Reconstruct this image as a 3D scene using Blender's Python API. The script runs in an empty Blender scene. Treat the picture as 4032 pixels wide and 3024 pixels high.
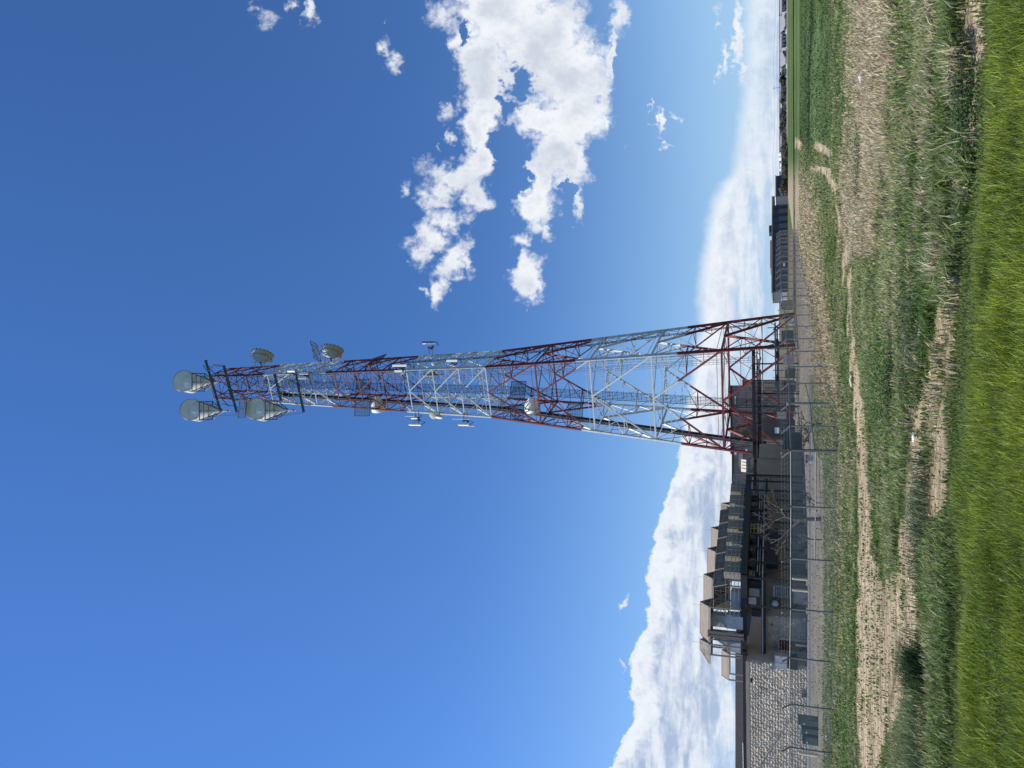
import bpy, math, random
import numpy as np
from mathutils import Vector, Matrix
random.seed(7); rng = np.random.default_rng(7)
S = bpy.context.scene
COL = S.collection

# ------------------------------------------------------------------ camera, sun, sky
EYE = 2.6
PITCH = math.atan(1054/3000)
CP, SP = math.cos(PITCH), math.sin(PITCH)
cam = bpy.data.cameras.new('camera'); camo = bpy.data.objects.new('camera', cam); COL.objects.link(camo)
cam.sensor_fit = 'HORIZONTAL'; cam.sensor_width = 36; cam.lens = 36*3000/4032
cam.clip_start = 0.1; cam.clip_end = 20000
FWD = Vector((0, CP, SP)); UPV = Vector((0, -SP, CP)); RGT = Vector((1, 0, 0))
X_, Y_, Z_ = -UPV, RGT, -FWD           # the photograph was taken with the phone turned on its side
camo.matrix_world = Matrix(((X_.x, Y_.x, Z_.x, 0), (X_.y, Y_.y, Z_.y, 0), (X_.z, Y_.z, Z_.z, EYE), (0, 0, 0, 1)))
S.camera = camo
S.render.resolution_x, S.render.resolution_y = 1024, 768
S.view_settings.view_transform = 'Standard'; S.view_settings.look = 'None'
S.view_settings.exposure = 0.22; S.view_settings.gamma = 1.0; S.view_settings.use_curve_mapping = False

TRAVEL = Vector((0.70, 0.15, -1.0)).normalized()
SUN_EL = math.asin(-TRAVEL.z); SUN_AZ = math.atan2(-TRAVEL.x, -TRAVEL.y)
sl = bpy.data.lights.new('sun', 'SUN'); sl.energy = 4.8; sl.angle = math.radians(0.53); sl.color = (1.0, 0.94, 0.85)
so = bpy.data.objects.new('sun', sl); COL.objects.link(so)
so.rotation_euler = TRAVEL.to_track_quat('-Z', 'Y').to_euler(); so.location = (-30, -30, 60)

W = bpy.data.worlds.new('World'); S.world = W; W.use_nodes = True
nt = W.node_tree; N = nt.nodes; L = nt.links; N.clear()

def nd(tree, t, **kw):
    n = tree.nodes.new(t)
    for k, v in kw.items(): setattr(n, k, v)
    return n
def setin(tree, sock, v):
    if hasattr(v, 'is_output') or isinstance(v, bpy.types.NodeSocket): tree.links.new(v, sock)
    else: sock.default_value = v
def M(tree, op, a, b=0.0, c=0.0, clamp=False):
    n = nd(tree, 'ShaderNodeMath', operation=op); n.use_clamp = clamp
    for s, v in zip(n.inputs, (a, b, c)): setin(tree, s, v)
    return n.outputs[0]
def VM(tree, op, a, b=(0, 0, 0)):
    n = nd(tree, 'ShaderNodeVectorMath', operation=op)
    setin(tree, n.inputs[0], a)
    if op not in ('LENGTH', 'NORMALIZE'): setin(tree, n.inputs[1], b)
    return n.outputs['Value'] if op in ('DOT_PRODUCT', 'LENGTH') else n.outputs[0]
def MR(tree, v, a, b, c=0.0, d=1.0, smooth=True):
    n = nd(tree, 'ShaderNodeMapRange', interpolation_type='SMOOTHSTEP' if smooth else 'LINEAR')
    for s, x in zip(n.inputs, (v, a, b, c, d)): setin(tree, s, x)
    return n.outputs[0]
def NZ(tree, vec, scale, detail=5, rough=0.55, dist=0.0):
    n = nd(tree, 'ShaderNodeTexNoise')
    setin(tree, n.inputs['Vector'], vec); n.inputs['Scale'].default_value = scale
    n.inputs['Detail'].default_value = detail; n.inputs['Roughness'].default_value = rough
    n.inputs['Distortion'].default_value = dist
    return n.outputs[0]
def MIX(tree, f, a, b):
    n = nd(tree, 'ShaderNodeMix', data_type='RGBA')
    setin(tree, n.inputs[0], f); setin(tree, n.inputs[6], a); setin(tree, n.inputs[7], b)
    return n.outputs[2]

sky = nd(nt, 'ShaderNodeTexSky', sky_type='NISHITA'); sky.sun_disc = False
sky.sun_elevation = SUN_EL; sky.sun_rotation = SUN_AZ % (2*math.pi)
sky.altitude = 1600; sky.air_density = 1.0; sky.dust_density = 0.1; sky.ozone_density = 3.0
hsv = nd(nt, 'ShaderNodeHueSaturation'); hsv.inputs['Saturation'].default_value = 1.16; hsv.inputs['Value'].default_value = 1.0
L.new(sky.outputs[0], hsv.inputs['Color'])
tcs = nd(nt, 'ShaderNodeTexCoord'); sxyz = nd(nt, 'ShaderNodeSeparateXYZ'); L.new(tcs.outputs['Generated'], sxyz.inputs[0])
tint = VM(nt, 'MULTIPLY', hsv.outputs[0], (1.0, 1.13, 1.36))
lowsky = MR(nt, sxyz.outputs[2], 0.0, 0.42, 1.0, 0.0, smooth=False)
side = MR(nt, VM(nt, 'DOT_PRODUCT', tcs.outputs['Generated'], tuple(-TRAVEL)), -0.15, 0.70, 0.72, 1.42, smooth=False)
sct = nd(nt, 'ShaderNodeVectorMath', operation='SCALE'); L.new(tint, sct.inputs[0]); L.new(side, sct.inputs['Scale']); tint = sct.outputs[0]
skyc = MIX(nt, M(nt, 'MULTIPLY', M(nt, 'POWER', lowsky, 2.2), 0.85), tint, (3.0, 5.0, 7.4, 1))
bg1 = nd(nt, 'ShaderNodeBackground'); L.new(skyc, bg1.inputs[0]); bg1.inputs[1].default_value = 0.10
tc = nd(nt, 'ShaderNodeTexCoord'); D = tc.outputs['Generated']
df = M(nt, 'MAXIMUM', VM(nt, 'DOT_PRODUCT', D, tuple(FWD)), 0.02)
front = MR(nt, VM(nt, 'DOT_PRODUCT', D, tuple(FWD)), 0.05, 0.25)
# direction coordinates along the cloud field: v runs down the sky, h runs from right to left
v_ = M(nt, 'SUBTRACT', 2.016, M(nt, 'MULTIPLY', M(nt, 'DIVIDE', VM(nt, 'DOT_PRODUCT', D, tuple(UPV)), df), 3.0))
h_ = M(nt, 'SUBTRACT', 1.512, M(nt, 'MULTIPLY', M(nt, 'DIVIDE', VM(nt, 'DOT_PRODUCT', D, (1, 0, 0)), df), 3.0))
cx = nd(nt, 'ShaderNodeCombineXYZ'); L.new(v_, cx.inputs[0]); L.new(h_, cx.inputs[1]); Q = cx.outputs[0]
nbig = NZ(nt, Q, 7, 9, 0.60, 0.35)
nfine = NZ(nt, Q, 24, 6, 0.65, 0.6)
nn = M(nt, 'ADD', M(nt, 'MULTIPLY', M(nt, 'SUBTRACT', nbig, 0.5), 1.9), M(nt, 'MULTIPLY', M(nt, 'SUBTRACT', nfine, 0.5), 1.15))
# puffs of the fair-weather cumulus (centre v, h, radii, turn, strength)
ZS = 1.3825
def warp(scale, amt, base):
    n = nd(nt, 'ShaderNodeTexNoise'); L.new(Q, n.inputs['Vector']); n.inputs['Scale'].default_value = scale; n.inputs['Detail'].default_value = 6; n.inputs['Roughness'].default_value = .6
    o = VM(nt, 'SUBTRACT', n.outputs['Color'], (.5, .5, .5))
    return VM(nt, 'ADD', base, VM(nt, 'MULTIPLY', o, (amt, amt, 0)))
QW = warp(9, 0.20, Q); QW = warp(30, 0.06, QW)
puffs = []
for (x, y, rx, ry, a, w) in [
    (1500, 60, 330, 300, 0, 1.3), (1730, 250, 300, 320, 0, 1.3), (1860, 430, 240, 260, 0, 1.25), (1400, 420, 170, 340, 0, 1.2),
    (1370, 680, 120, 230, 0, 1.1), (1360, 880, 110, 160, 0, 1.0), (1220, 950, 200, 110, 0, .9), (1350, 1060, 100, 120, 0, .9),
    (1140, 1060, 130, 110, .3, .8), (1190, 1190, 150, 90, 0, .75), (1060, 1290, 70, 100, 0, .45), (1210, 1420, 90, 160, .5, .72),
    (1150, 1560, 70, 110, 0, .75), (1055, 1590, 45, 40, 0, .5), (1060, 1390, 60, 90, 0, .45), (1300, 1420, 40, 90, 0, .5), (1140, 1330, 120, 60, 0, .5),
    (1720, 640, 250, 110, 0, 1.1), (1900, 600, 210, 220, 0, 1.2), (1800, 820, 190, 150, 0, 1.15), (1700, 950, 110, 200, 0, .9),
    (1860, 900, 120, 180, 0, 1.0), (1900, 1080, 45, 130, 0, .7), (1680, 1110, 140, 180, 0, 1.0), (1740, 1240, 60, 90, 0, .7), (1590, 1300, 60, 80, 0, .6),
    (1610, 1390, 45, 60, 0, .55), (1625, 1520, 95, 160, .25, 1.0), (1640, 1620, 60, 70, 0, .6), (2020, 660, 50, 110, 0, .75), (2000, 500, 80, 120, 0, .8),
    (2110, 90, 60, 140, 0, .6), (2060, 320, 36, 260, .1, .75), (2160, 120, 50, 90, 0, .5), (1150, 50, 90, 90, 0, .55), (1240, 200, 70, 100, 0, .7),
    (440, 40, 42, 110, 0, .62), (920, 330, 90, 45, .9, .42), (860, 270, 30, 60, 0, .35), (215, 105, 70, 55, 0, .36), (320, 30, 25, 50, 0, .33), (140, 40, 40, 30, 0, .25),
    (1215, 590, 45, 70, 0, .45), (1210, 750, 34, 50, 0, .5), (1135, 805, 22, 18, 0, .4), (938, 1035, 34, 60, 0, .42), (1495, 900, 34, 60, -.4, .36),
    (980, 1330, 40, 50, 0, .35), (830, 110, 14, 24, 0, .3), (1900, 1170, 40, 70, 0, .5)]:
    puffs.append(((900+x/ZS)/1000, y/ZS/1000, rx/ZS/1000, ry/ZS/1000, a, w))
for (v, h, rv, rh, a, w) in [(2461, 2375, 16, 55, .4, .42), (2603, 472, 20, 80, .06, .62), (2616, 580, 16, 20, 0, .5), (2564, 406, 6, 36, 0, .4),
                             (2655, 470, 14, 24, 0, .33), (2907, 150, 26, 220, 0, .8), (2850, 250, 20, 100, 0, .5), (2820, 60, 18, 80, 0, .35), (2440, 2600, 10, 30, 0, .28), (2470, 560, 8, 40, 0, .25)]:
    puffs.append((v/1000, h/1000, rv/1000, rh/1000, a, w))
best = None
for (v, h, rv, rh, a, w) in puffs:
    mp = nd(nt, 'ShaderNodeMapping', vector_type='TEXTURE')
    mp.inputs['Location'].default_value = (v, h, 0); mp.inputs['Rotation'].default_value = (0, 0, a)
    mp.inputs['Scale'].default_value = (rv, rh, 1); L.new(QW, mp.inputs['Vector'])
    r = M(nt, 'MULTIPLY_ADD', VM(nt, 'LENGTH', mp.outputs[0]), -w, w)
    best = r if best is None else M(nt, 'SMOOTH_MAX', best, r, 0.12)
hole = None
for (x, y, rx, ry) in [(1600, 430, 60, 60), (1515, 595, 55, 45), (1285, 200, 30, 50), (1520, 820, 90, 60), (1540, 960, 70, 90), (1862, 1040, 24, 40)]:
    mp = nd(nt, 'ShaderNodeMapping', vector_type='TEXTURE')
    mp.inputs['Location'].default_value = ((900+x/ZS)/1000, y/ZS/1000, 0); mp.inputs['Scale'].default_value = (rx/ZS/700, ry/ZS/700, 1)
    L.new(QW, mp.inputs['Vector'])
    r = M(nt, 'MULTIPLY_ADD', VM(nt, 'LENGTH', mp.outputs[0]), -1.0, 1.0)
    hole = r if hole is None else M(nt, 'SMOOTH_MAX', hole, r, .2)
best = M(nt, 'SUBTRACT', best, M(nt, 'MULTIPLY', M(nt, 'MAXIMUM', hole, 0), 1.5))
dens = M(nt, 'ADD', M(nt, 'SUBTRACT', best, 0.02), M(nt, 'MULTIPLY', nn, 0.62))
aC = MR(nt, dens, -0.05, 0.58)
shadeC = MR(nt, M(nt, 'ADD', dens, M(nt, 'MULTIPLY', M(nt, 'SUBTRACT', NZ(nt, Q, 5, 6, .6, .4), .5), 2.6)), 0.15, 1.35)
colC = MIX(nt, shadeC, (0.80, 0.82, 0.85, 1), (0.54, 0.59, 0.67, 1))
# cloud bank standing over the horizon: top edge and thickness along h
def curve(fac, pts, lo, hi):
    n = nd(nt, 'ShaderNodeFloatCurve'); c = n.mapping.curves[0]
    P = [(x/3.024, (y-lo)/(hi-lo)) for x, y in pts]
    c.points[0].location = P[0]; c.points[1].location = P[-1]
    for q in P[1:-1]: c.points.new(*q)
    for q in c.points: q.handle_type = 'AUTO_CLAMPED'
    n.mapping.update(); L.new(fac, n.inputs['Value'])
    return M(nt, 'MULTIPLY_ADD', n.outputs[0], hi-lo, lo)
hn = M(nt, 'DIVIDE', h_, 3.024, clamp=True)
top = curve(hn, [(0, 2.905), (.3, 2.90), (.5, 2.88), (.66, 2.862), (.74, 2.80), (.83, 2.765), (.95, 2.75), (1.0, 2.742), (1.15, 2.728), (1.3, 2.722), (1.5, 2.70), (1.75, 2.675), (1.8, 2.668),
                 (1.92, 2.634), (2.05, 2.59), (2.15, 2.56), (2.33, 2.543), (2.45, 2.545), (2.52, 2.508), (2.6, 2.483), (2.83, 2.479), (2.9, 2.445), (3.024, 2.405)], 2.3, 3.1)
amp = MR(nt, h_, 1.2, 1.9, 0.030, 0.045)
mpc = nd(nt, 'ShaderNodeMapping'); mpc.inputs['Scale'].default_value = (1.0, 0.35, 1); L.new(Q, mpc.inputs['Vector'])
QS = mpc.outputs[0]
streak = NZ(nt, QS, 26, 6, 0.62, 0.5)
mpd = nd(nt, 'ShaderNodeMapping'); mpd.inputs['Scale'].default_value = (1.0, 0.13, 1); L.new(Q, mpd.inputs['Vector'])
band = NZ(nt, mpd.outputs[0], 18, 5, 0.55, 0.3)
depth = M(nt, 'ADD', M(nt, 'SUBTRACT', v_, top), M(nt, 'MULTIPLY', nn, amp))
soft = MR(nt, h_, 1.2, 1.9, 0.070, 0.014)
aTop = MR(nt, M(nt, 'DIVIDE', depth, soft), 0.0, 1.0)
bot = MR(nt, depth, MR(nt, h_, 1.4, 2.2, 0.13, 0.30), MR(nt, h_, 1.4, 2.2, 0.20, 0.52), 0.0, 1.0)
low = MR(nt, M(nt, 'ADD', M(nt, 'MULTIPLY', band, 0.7), M(nt, 'MULTIPLY', streak, 0.3)), 0.36, 0.62, 0.12, 0.85)
aB = M(nt, 'MULTIPLY', aTop, M(nt, 'ADD', M(nt, 'MULTIPLY', M(nt, 'SUBTRACT', 1.0, bot), MR(nt, h_, .3, 1.0, 0.72, 0.98)), M(nt, 'MULTIPLY', bot, low)))
inner = MR(nt, M(nt, 'ADD', depth, M(nt, 'MULTIPLY', M(nt, 'SUBTRACT', nbig, .5), 0.40)), 0.03, 0.14)
shB = M(nt, 'MULTIPLY', inner, MR(nt, M(nt, 'ADD', M(nt, 'MULTIPLY', band, 0.6), M(nt, 'MULTIPLY', streak, 0.4)), 0.38, 0.60, 1.0, 0.12))
shB = M(nt, 'MULTIPLY', shB, MR(nt, h_, 1.2, 2.0, 0.55, 1.0))
shB2 = M(nt, 'ADD', M(nt, 'MULTIPLY', shB, 0.95), M(nt, 'MULTIPLY', MR(nt, nfine, .35, .65), 0.16), clamp=True)
colB = MIX(nt, shB2, (0.79, 0.82, 0.86, 1), (0.36, 0.44, 0.59, 1))
# the sky behind the camera carries the same scattered cumulus
nback = MR(nt, NZ(nt, D, 3.0, 8, 0.6, 0.4), 0.60, 0.72)
alpha = M(nt, 'SUBTRACT', 1.0, M(nt, 'MULTIPLY', M(nt, 'SUBTRACT', 1.0, M(nt, 'MULTIPLY', aC, 0.97)), M(nt, 'SUBTRACT', 1.0, M(nt, 'MULTIPLY', aB, 0.95))))
alpha = M(nt, 'ADD', M(nt, 'MULTIPLY', alpha, front), M(nt, 'MULTIPLY', M(nt, 'SUBTRACT', 1.0, front), nback), clamp=True)
colA = MIX(nt, M(nt, 'MULTIPLY', aC, M(nt, 'SUBTRACT', 1.0, aTop)), colB, colC)
bg2 = nd(nt, 'ShaderNodeBackground'); L.new(colA, bg2.inputs[0]); bg2.inputs[1].default_value = 1.0
mx = nd(nt, 'ShaderNodeMixShader'); L.new(alpha, mx.inputs[0]); L.new(bg1.outputs[0], mx.inputs[1]); L.new(bg2.outputs[0], mx.inputs[2])
wo = nd(nt, 'ShaderNodeOutputWorld'); L.new(mx.outputs[0], wo.inputs[0])

# ------------------------------------------------------------------ helpers
def pt(V, y, Y):
    """world point seen at photo column V, row y, at ground distance Y"""
    dx = 1512-y; dy = 3000*CP-(2016-V)*SP; dz = 3000*SP+(2016-V)*CP
    t = Y/dy
    return Vector((dx*t, Y, EYE+dz*t))
def px(y, Y, z=1.0):
    return (1512-y)*(Y*CP+(z-EYE)*SP)/3000
def zat(V, Y): return pt(V, 1512, Y).z
def project(x, y, z):
    z = z-EYE; f = np.maximum(y*CP+z*SP, 0.01); u = -y*SP+z*CP
    return 2016-3000*u/f, 1512-3000*x/f

def mat(name, c, rough=0.6, metal=0.0, var=0.12, scale=3.0, bump=0.0, bscale=20.0, c2=None, c2amt=(0.5, 0.7), spec=0.5, stretch=None):
    m = bpy.data.materials.new(name); m.use_nodes = True; t = m.node_tree; b = t.nodes['Principled BSDF']
    g = nd(t, 'ShaderNodeTexCoord').outputs['Object']
    geo = nd(t, 'ShaderNodeNewGeometry').outputs['Position']
    v = geo
    if stretch:
        mp = nd(t, 'ShaderNodeMapping'); mp.inputs['Scale'].default_value = stretch; t.links.new(geo, mp.inputs[0]); v = mp.outputs[0]
    n = NZ(t, v, scale, 6, 0.6)
    lo = tuple(x*(1-var) for x in c)+(1,); hi = tuple(min(1, x*(1+var)) for x in c)+(1,)
    col = MIX(t, MR(t, n, .3, .7), lo, hi)
    if c2: col = MIX(t, MR(t, NZ(t, v, scale*2.3, 8, .65), c2amt[0], c2amt[1]), col, c2+(1,))
    t.links.new(col, b.inputs['Base Color'])
    b.inputs['Roughness'].default_value = rough; b.inputs['Metallic'].default_value = metal
    b.inputs['Specular IOR Level'].default_value = spec
    if bump:
        bp = nd(t, 'ShaderNodeBump'); bp.inputs['Strength'].default_value = bump; bp.inputs['Distance'].default_value = 0.03
        t.links.new(NZ(t, v, bscale, 6, .6), bp.inputs['Height']); t.links.new(bp.outputs[0], b.inputs['Normal'])
    return m

class MB:
    def __init__(s): s.v = []; s.f = []
    def add(s, vs, fs):
        o = len(s.v); s.v += [tuple(v) for v in vs]; s.f += [tuple(i+o for i in f) for f in fs]
    def box(s, c, d, rz=0.0, tilt=None):
        hx, hy, hz = d[0]/2, d[1]/2, d[2]/2; ca, sa = math.cos(rz), math.sin(rz)
        vs = []
        for X in (-hx, hx):
            for Yy in (-hy, hy):
                for Zz in (-hz, hz): vs.append((c[0]+X*ca-Yy*sa, c[1]+X*sa+Yy*ca, c[2]+Zz))
        s.add(vs, [(0, 1, 3, 2), (4, 6, 7, 5), (0, 4, 5, 1), (2, 3, 7, 6), (0, 2, 6, 4), (1, 5, 7, 3)])
    def beam(s, a, b, w, h=None, up=(0, 0, 1)):
        h = h or w; a = Vector(a); b = Vector(b); d = (b-a)
        if d.length < 1e-6: return
        d.normalize(); u = Vector(up)
        if abs(d.dot(u)) > .97: u = Vector((0, 1, 0))
        sx = d.cross(u).normalized(); sy = sx.cross(d).normalized()
        vs = [p+sx*i*w/2+sy*j*h/2 for p in (a, b) for i, j in ((-1, -1), (1, -1), (1, 1), (-1, 1))]
        s.add(vs, [(0, 1, 2, 3), (7, 6, 5, 4), (0, 4, 5, 1), (1, 5, 6, 2), (2, 6, 7, 3), (3, 7, 4, 0)])
    def tube(s, a, b, r, r2=None, n=8, caps=True):
        r2 = r if r2 is None else r2; a = Vector(a); b = Vector(b); d = (b-a).normalized()
        u = Vector((0, 0, 1)) if abs(d.z) < .9 else Vector((0, 1, 0))
        sx = d.cross(u).normalized(); sy = sx.cross(d)
        vs = []
        for p, q in ((a, r), (b, r2)):
            for i in range(n):
                t = 2*math.pi*i/n; vs.append(p+(sx*math.cos(t)+sy*math.sin(t))*q)
        fs = [(i, (i+1) % n, n+(i+1) % n, n+i) for i in range(n)]
        if caps: fs += [tuple(range(n-1, -1, -1)), tuple(range(n, 2*n))]
        s.add(vs, fs)
    def path(s, pts, r, n=6):
        for a, b in zip(pts[:-1], pts[1:]): s.tube(a, b, r, n=n)
    def quad(s, a, b, c, d): s.add([a, b, c, d], [(0, 1, 2, 3)])
    def slab(s, poly, t):
        """polygon with thickness t along its normal"""
        P = [Vector(p) for p in poly]; nrm = (P[1]-P[0]).cross(P[2]-P[0]).normalized()*t; n = len(P)
        s.add(P+[p+nrm for p in P], [tuple(range(n-1, -1, -1)), tuple(range(n, 2*n))]+[(i, (i+1) % n, n+(i+1) % n, n+i) for i in range(n)])
    def build(s, name, m, parent=None, smooth=False, mesh_only=False):
        me = bpy.data.meshes.new(name); me.from_pydata(s.v, [], s.f); me.materials.append(m)
        if smooth:
            me.polygons.foreach_set('use_smooth', [True]*len(me.polygons))
        if mesh_only: return me
        return link(name, me, parent)
def link(name, me, parent=None, loc=None, rz=None):
    o = bpy.data.objects.new(name, me); COL.objects.link(o)
    if parent is not None: o.parent = parent
    if loc is not None: o.location = loc
    if rz is not None: o.rotation_euler = (0, 0, rz)
    return o
def tag(o, label=None, cat=None, group=None, kind=None):
    if label: o['label'] = label
    if cat: o['category'] = cat
    if group: o['group'] = group
    if kind: o['kind'] = kind
    return o
def empty(name, loc, rz=0, **kw):
    o = bpy.data.objects.new(name, None); COL.objects.link(o); o.location = loc; o.rotation_euler = (0, 0, rz)
    o.empty_display_size = .3
    return tag(o, **kw)
def copy_tree(root, **kw):
    r = root.copy(); COL.objects.link(r)
    for ch in root.children:
        c = ch.copy(); COL.objects.link(c); c.parent = r
        for g in ch.children:
            d = g.copy(); COL.objects.link(d); d.parent = c
    for k, v in kw.items(): r[k] = v
    return r
def uz(o):   # keep part coordinates in world space under a thing placed at its base
    return Vector(o.location)

# materials
RED = mat('red_tower_paint', (0.155, 0.018, 0.012), 0.6, var=.3, scale=1.5, c2=(0.30, 0.12, 0.085), c2amt=(.55, .85))
WHT = mat('white_tower_paint', (0.50, 0.54, 0.52), 0.5, var=.12, scale=1.5, c2=(0.35, 0.38, 0.36), c2amt=(.6, .8))
BLK = mat('black_steel', (0.011, 0.011, 0.011), 0.6, var=.3)
CBL = mat('black_cable', (0.010, 0.012, 0.014), 0.4, var=.3)
GLV = mat('galvanised_steel', (0.30, 0.295, 0.27), 0.55, 0.3, var=.2, scale=6)
DKS = mat('dark_galvanised_mount', (0.07, 0.085, 0.09), 0.5, .3, var=.3)
HRN = mat('grey_horn_shell', (0.78, 0.76, 0.66), 0.5, var=.07, scale=1.2, c2=(.6, .58, .5), c2amt=(.6, .85))
RDM = mat('radome_skin', (0.80, 0.79, 0.70), 0.6, var=.05, scale=.7)
DSH = mat('dish_shell', (0.42, 0.42, 0.36), .5, var=.1)
CRM = mat('cream_antenna', (0.82, 0.76, 0.60), .45, var=.04)
PNL = mat('white_antenna_cover', (0.82, 0.83, 0.78), .45, var=.04)
MSH = mat('blue_grey_grating', (0.10, 0.14, 0.18), .5, .3, var=.2)
TAN = mat('tan_stucco', (0.29, 0.235, 0.16), .85, var=.10, scale=.9, bump=.3, bscale=25, c2=(.2, .175, .14), c2amt=(.6, .9))
STN = mat('split_face_block', (0.50, 0.435, 0.34), .9, var=.25, scale=1.3, bump=.6, bscale=18, c2=(.33, .29, .24), c2amt=(.55, .75))
MRT = mat('mortar', (0.42, 0.375, 0.30), .95, var=.08)
TRM = mat('dark_roof_trim', (0.02, 0.022, 0.03), .4, .3, var=.2)
DUC = mat('galvanised_duct', (0.46, 0.46, 0.44), .5, .3, var=.16, scale=1.3, c2=(.3, .34, .37), c2amt=(.5, .75))
HOO = mat('weathered_tan_hood', (0.27, 0.22, 0.165), .7, var=.15, scale=1.2, c2=(.24, .2, .16), c2amt=(.5, .75), stretch=(1, 1, 5))
HOE = mat('cream_edge_trim', (0.62, 0.55, 0.42), .6, var=.08)
MSC = mat('weathered_screen', (0.20, 0.17, 0.13), .7, .1, var=.3, scale=1.6)
LOU = mat('grey_green_louvre', (0.23, 0.205, 0.155), .75, .0, var=.12)
DGR = mat('dark_green_cabinet', (0.045, 0.085, 0.078), .5, var=.15)
GRY = mat('grey_equipment', (0.26, 0.25, 0.225), .5, var=.12)
DRD = mat('oxblood_door', (0.09, 0.022, 0.02), .5, var=.15)
YEL = mat('yellow_frame', (0.35, 0.26, 0.04), .5, var=.15)
BOL = mat('pale_bollard_paint', (0.72, 0.62, 0.40), .6, var=.1)
CON = mat('concrete', (0.50, 0.46, 0.40), .9, var=.12, scale=4, bump=.3)
ASP = mat('asphalt', (0.11, 0.10, 0.09), .9, var=.2, scale=8, bump=.4, bscale=40)
BRK = mat('bare_bark', (0.075, 0.062, 0.05), .9, var=.3, scale=9)
ROF = mat('dark_membrane_roof', (0.10, 0.09, 0.085), .9, var=.1)
COR = mat('grey_green_metal_siding', (0.25, 0.225, 0.18), .55, .1, var=.10, scale=1)
WHS = mat('slate_blue_wall', (0.055, 0.066, 0.088), .8, var=.12, scale=.12)
WHT2 = mat('pale_roof_edge', (0.72, 0.74, 0.76), .6, var=.06)
HGW = mat('grey_siding', (0.42, 0.42, 0.43), .8, var=.06, scale=.4)
HRF = mat('grey_shingle', (0.30, 0.295, 0.30), .9, var=.06, scale=.5)
HTN = mat('tan_siding', (0.52, 0.47, 0.41), .8, var=.06, scale=.4)
GLS = mat('dark_window_glass', (0.012, 0.014, 0.018), .15, var=.1)
BLD = mat('white_litter', (0.75, 0.73, 0.70), .7, var=.1, scale=12, bump=.5)
SRD = mat('sign_red', (0.25, 0.012, 0.015), .5, var=.05)
SWH = mat('sign_white', (0.62, 0.63, 0.60), .5, var=.04)
SBK = mat('sign_lettering', (0.03, 0.03, 0.035), .5, var=.05)

# ------------------------------------------------------------------ ground heights and ground cover zones
YP = [-9000, -60, 0, 9, 12, 20, 28, 36, 60, 150, 650, 1200, 2500, 9000]
ZP = [2, 1.2, 1.05, 1.0, 0.9, 0.55, 0.2, 0.0, 0.02, 0.1, -3.0, -2.4, 2.2, 8.0]
def hash2(ix, iy):
    h = (ix*374761393+iy*668265263) & 0xffffffff
    h = ((h ^ (h >> 13))*1274126177) & 0xffffffff
    return ((h ^ (h >> 16)) & 0xffff)/65535.0
def vnoise(x, y):
    x = np.asarray(x, float); y = np.asarray(y, float)
    ix = np.floor(x).astype(np.int64); iy = np.floor(y).astype(np.int64); fx = x-ix; fy = y-iy
    fx = fx*fx*(3-2*fx); fy = fy*fy*(3-2*fy)
    a = hash2(ix, iy); b = hash2(ix+1, iy); c = hash2(ix, iy+1); d = hash2(ix+1, iy+1)
    return (a*(1-fx)+b*fx)*(1-fy)+(c*(1-fx)+d*fx)*fy
def fbm(x, y, o=4):
    s = 0; a = .5
    for i in range(o): s = s+a*vnoise(x*2**i+17*i, y*2**i-9*i); a *= .5
    return s/(1-.5**o)
def sstep(a, b, x): t = np.clip((x-a)/(b-a), 0, 1); return t*t*(3-2*t)
def gz(x, y):
    x = np.asarray(x, float); y = np.asarray(y, float)
    z = np.interp(y, YP, ZP)
    z = z+0.42*sstep(0, 12, x-(y-38)*0.0)*sstep(42, 72, y)*(1-sstep(90, 560, y))
    z = z-0.25*np.exp(-((x-(3.5+0.20*(y-20)))/1.2)**2)*sstep(26, 34, y)*(1-sstep(60, 80, y))
    near = 1-sstep(45, 75, y)
    return z+near*((fbm(x*.35+50, y*.35, 3)-.5)*.08+(fbm(x*1.7, y*1.7+9, 2)-.5)*.035)
def gzf(x, y): return float(gz(np.array([x]), np.array([y]))[0])

FENCE_R = []   # filled below (corner, then receding to the right)
yr = [1775, 1679, 1589, 1510, 1444, 1384, 1334, 1285, 1241, 1202, 1166, 1136, 1108, 1080, 1056, 1029, 1008, 988, 969, 951, 935, 920, 906]
for n, yy in enumerate(yr):
    Yd = 38.1+3.05*n; FENCE_R.append((px(yy, Yd), Yd))
Yl = [1998, 2205, 2406, 2600, 2785, 2955, 3120, 3280]
FENCE_L = [FENCE_R[0]]+[(px(yy, 38.1+.85*(i+1)), 38.1+.85*(i+1)) for i, yy in enumerate(Yl)]
e0, e1 = FENCE_R[-2], FENCE_R[-1]
FENCE_B = [FENCE_R[-1]]+[(FENCE_R[-1][0]+3.0*i, FENCE_R[-1][1]+1.3*i) for i in range(1, 1)]

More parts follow.
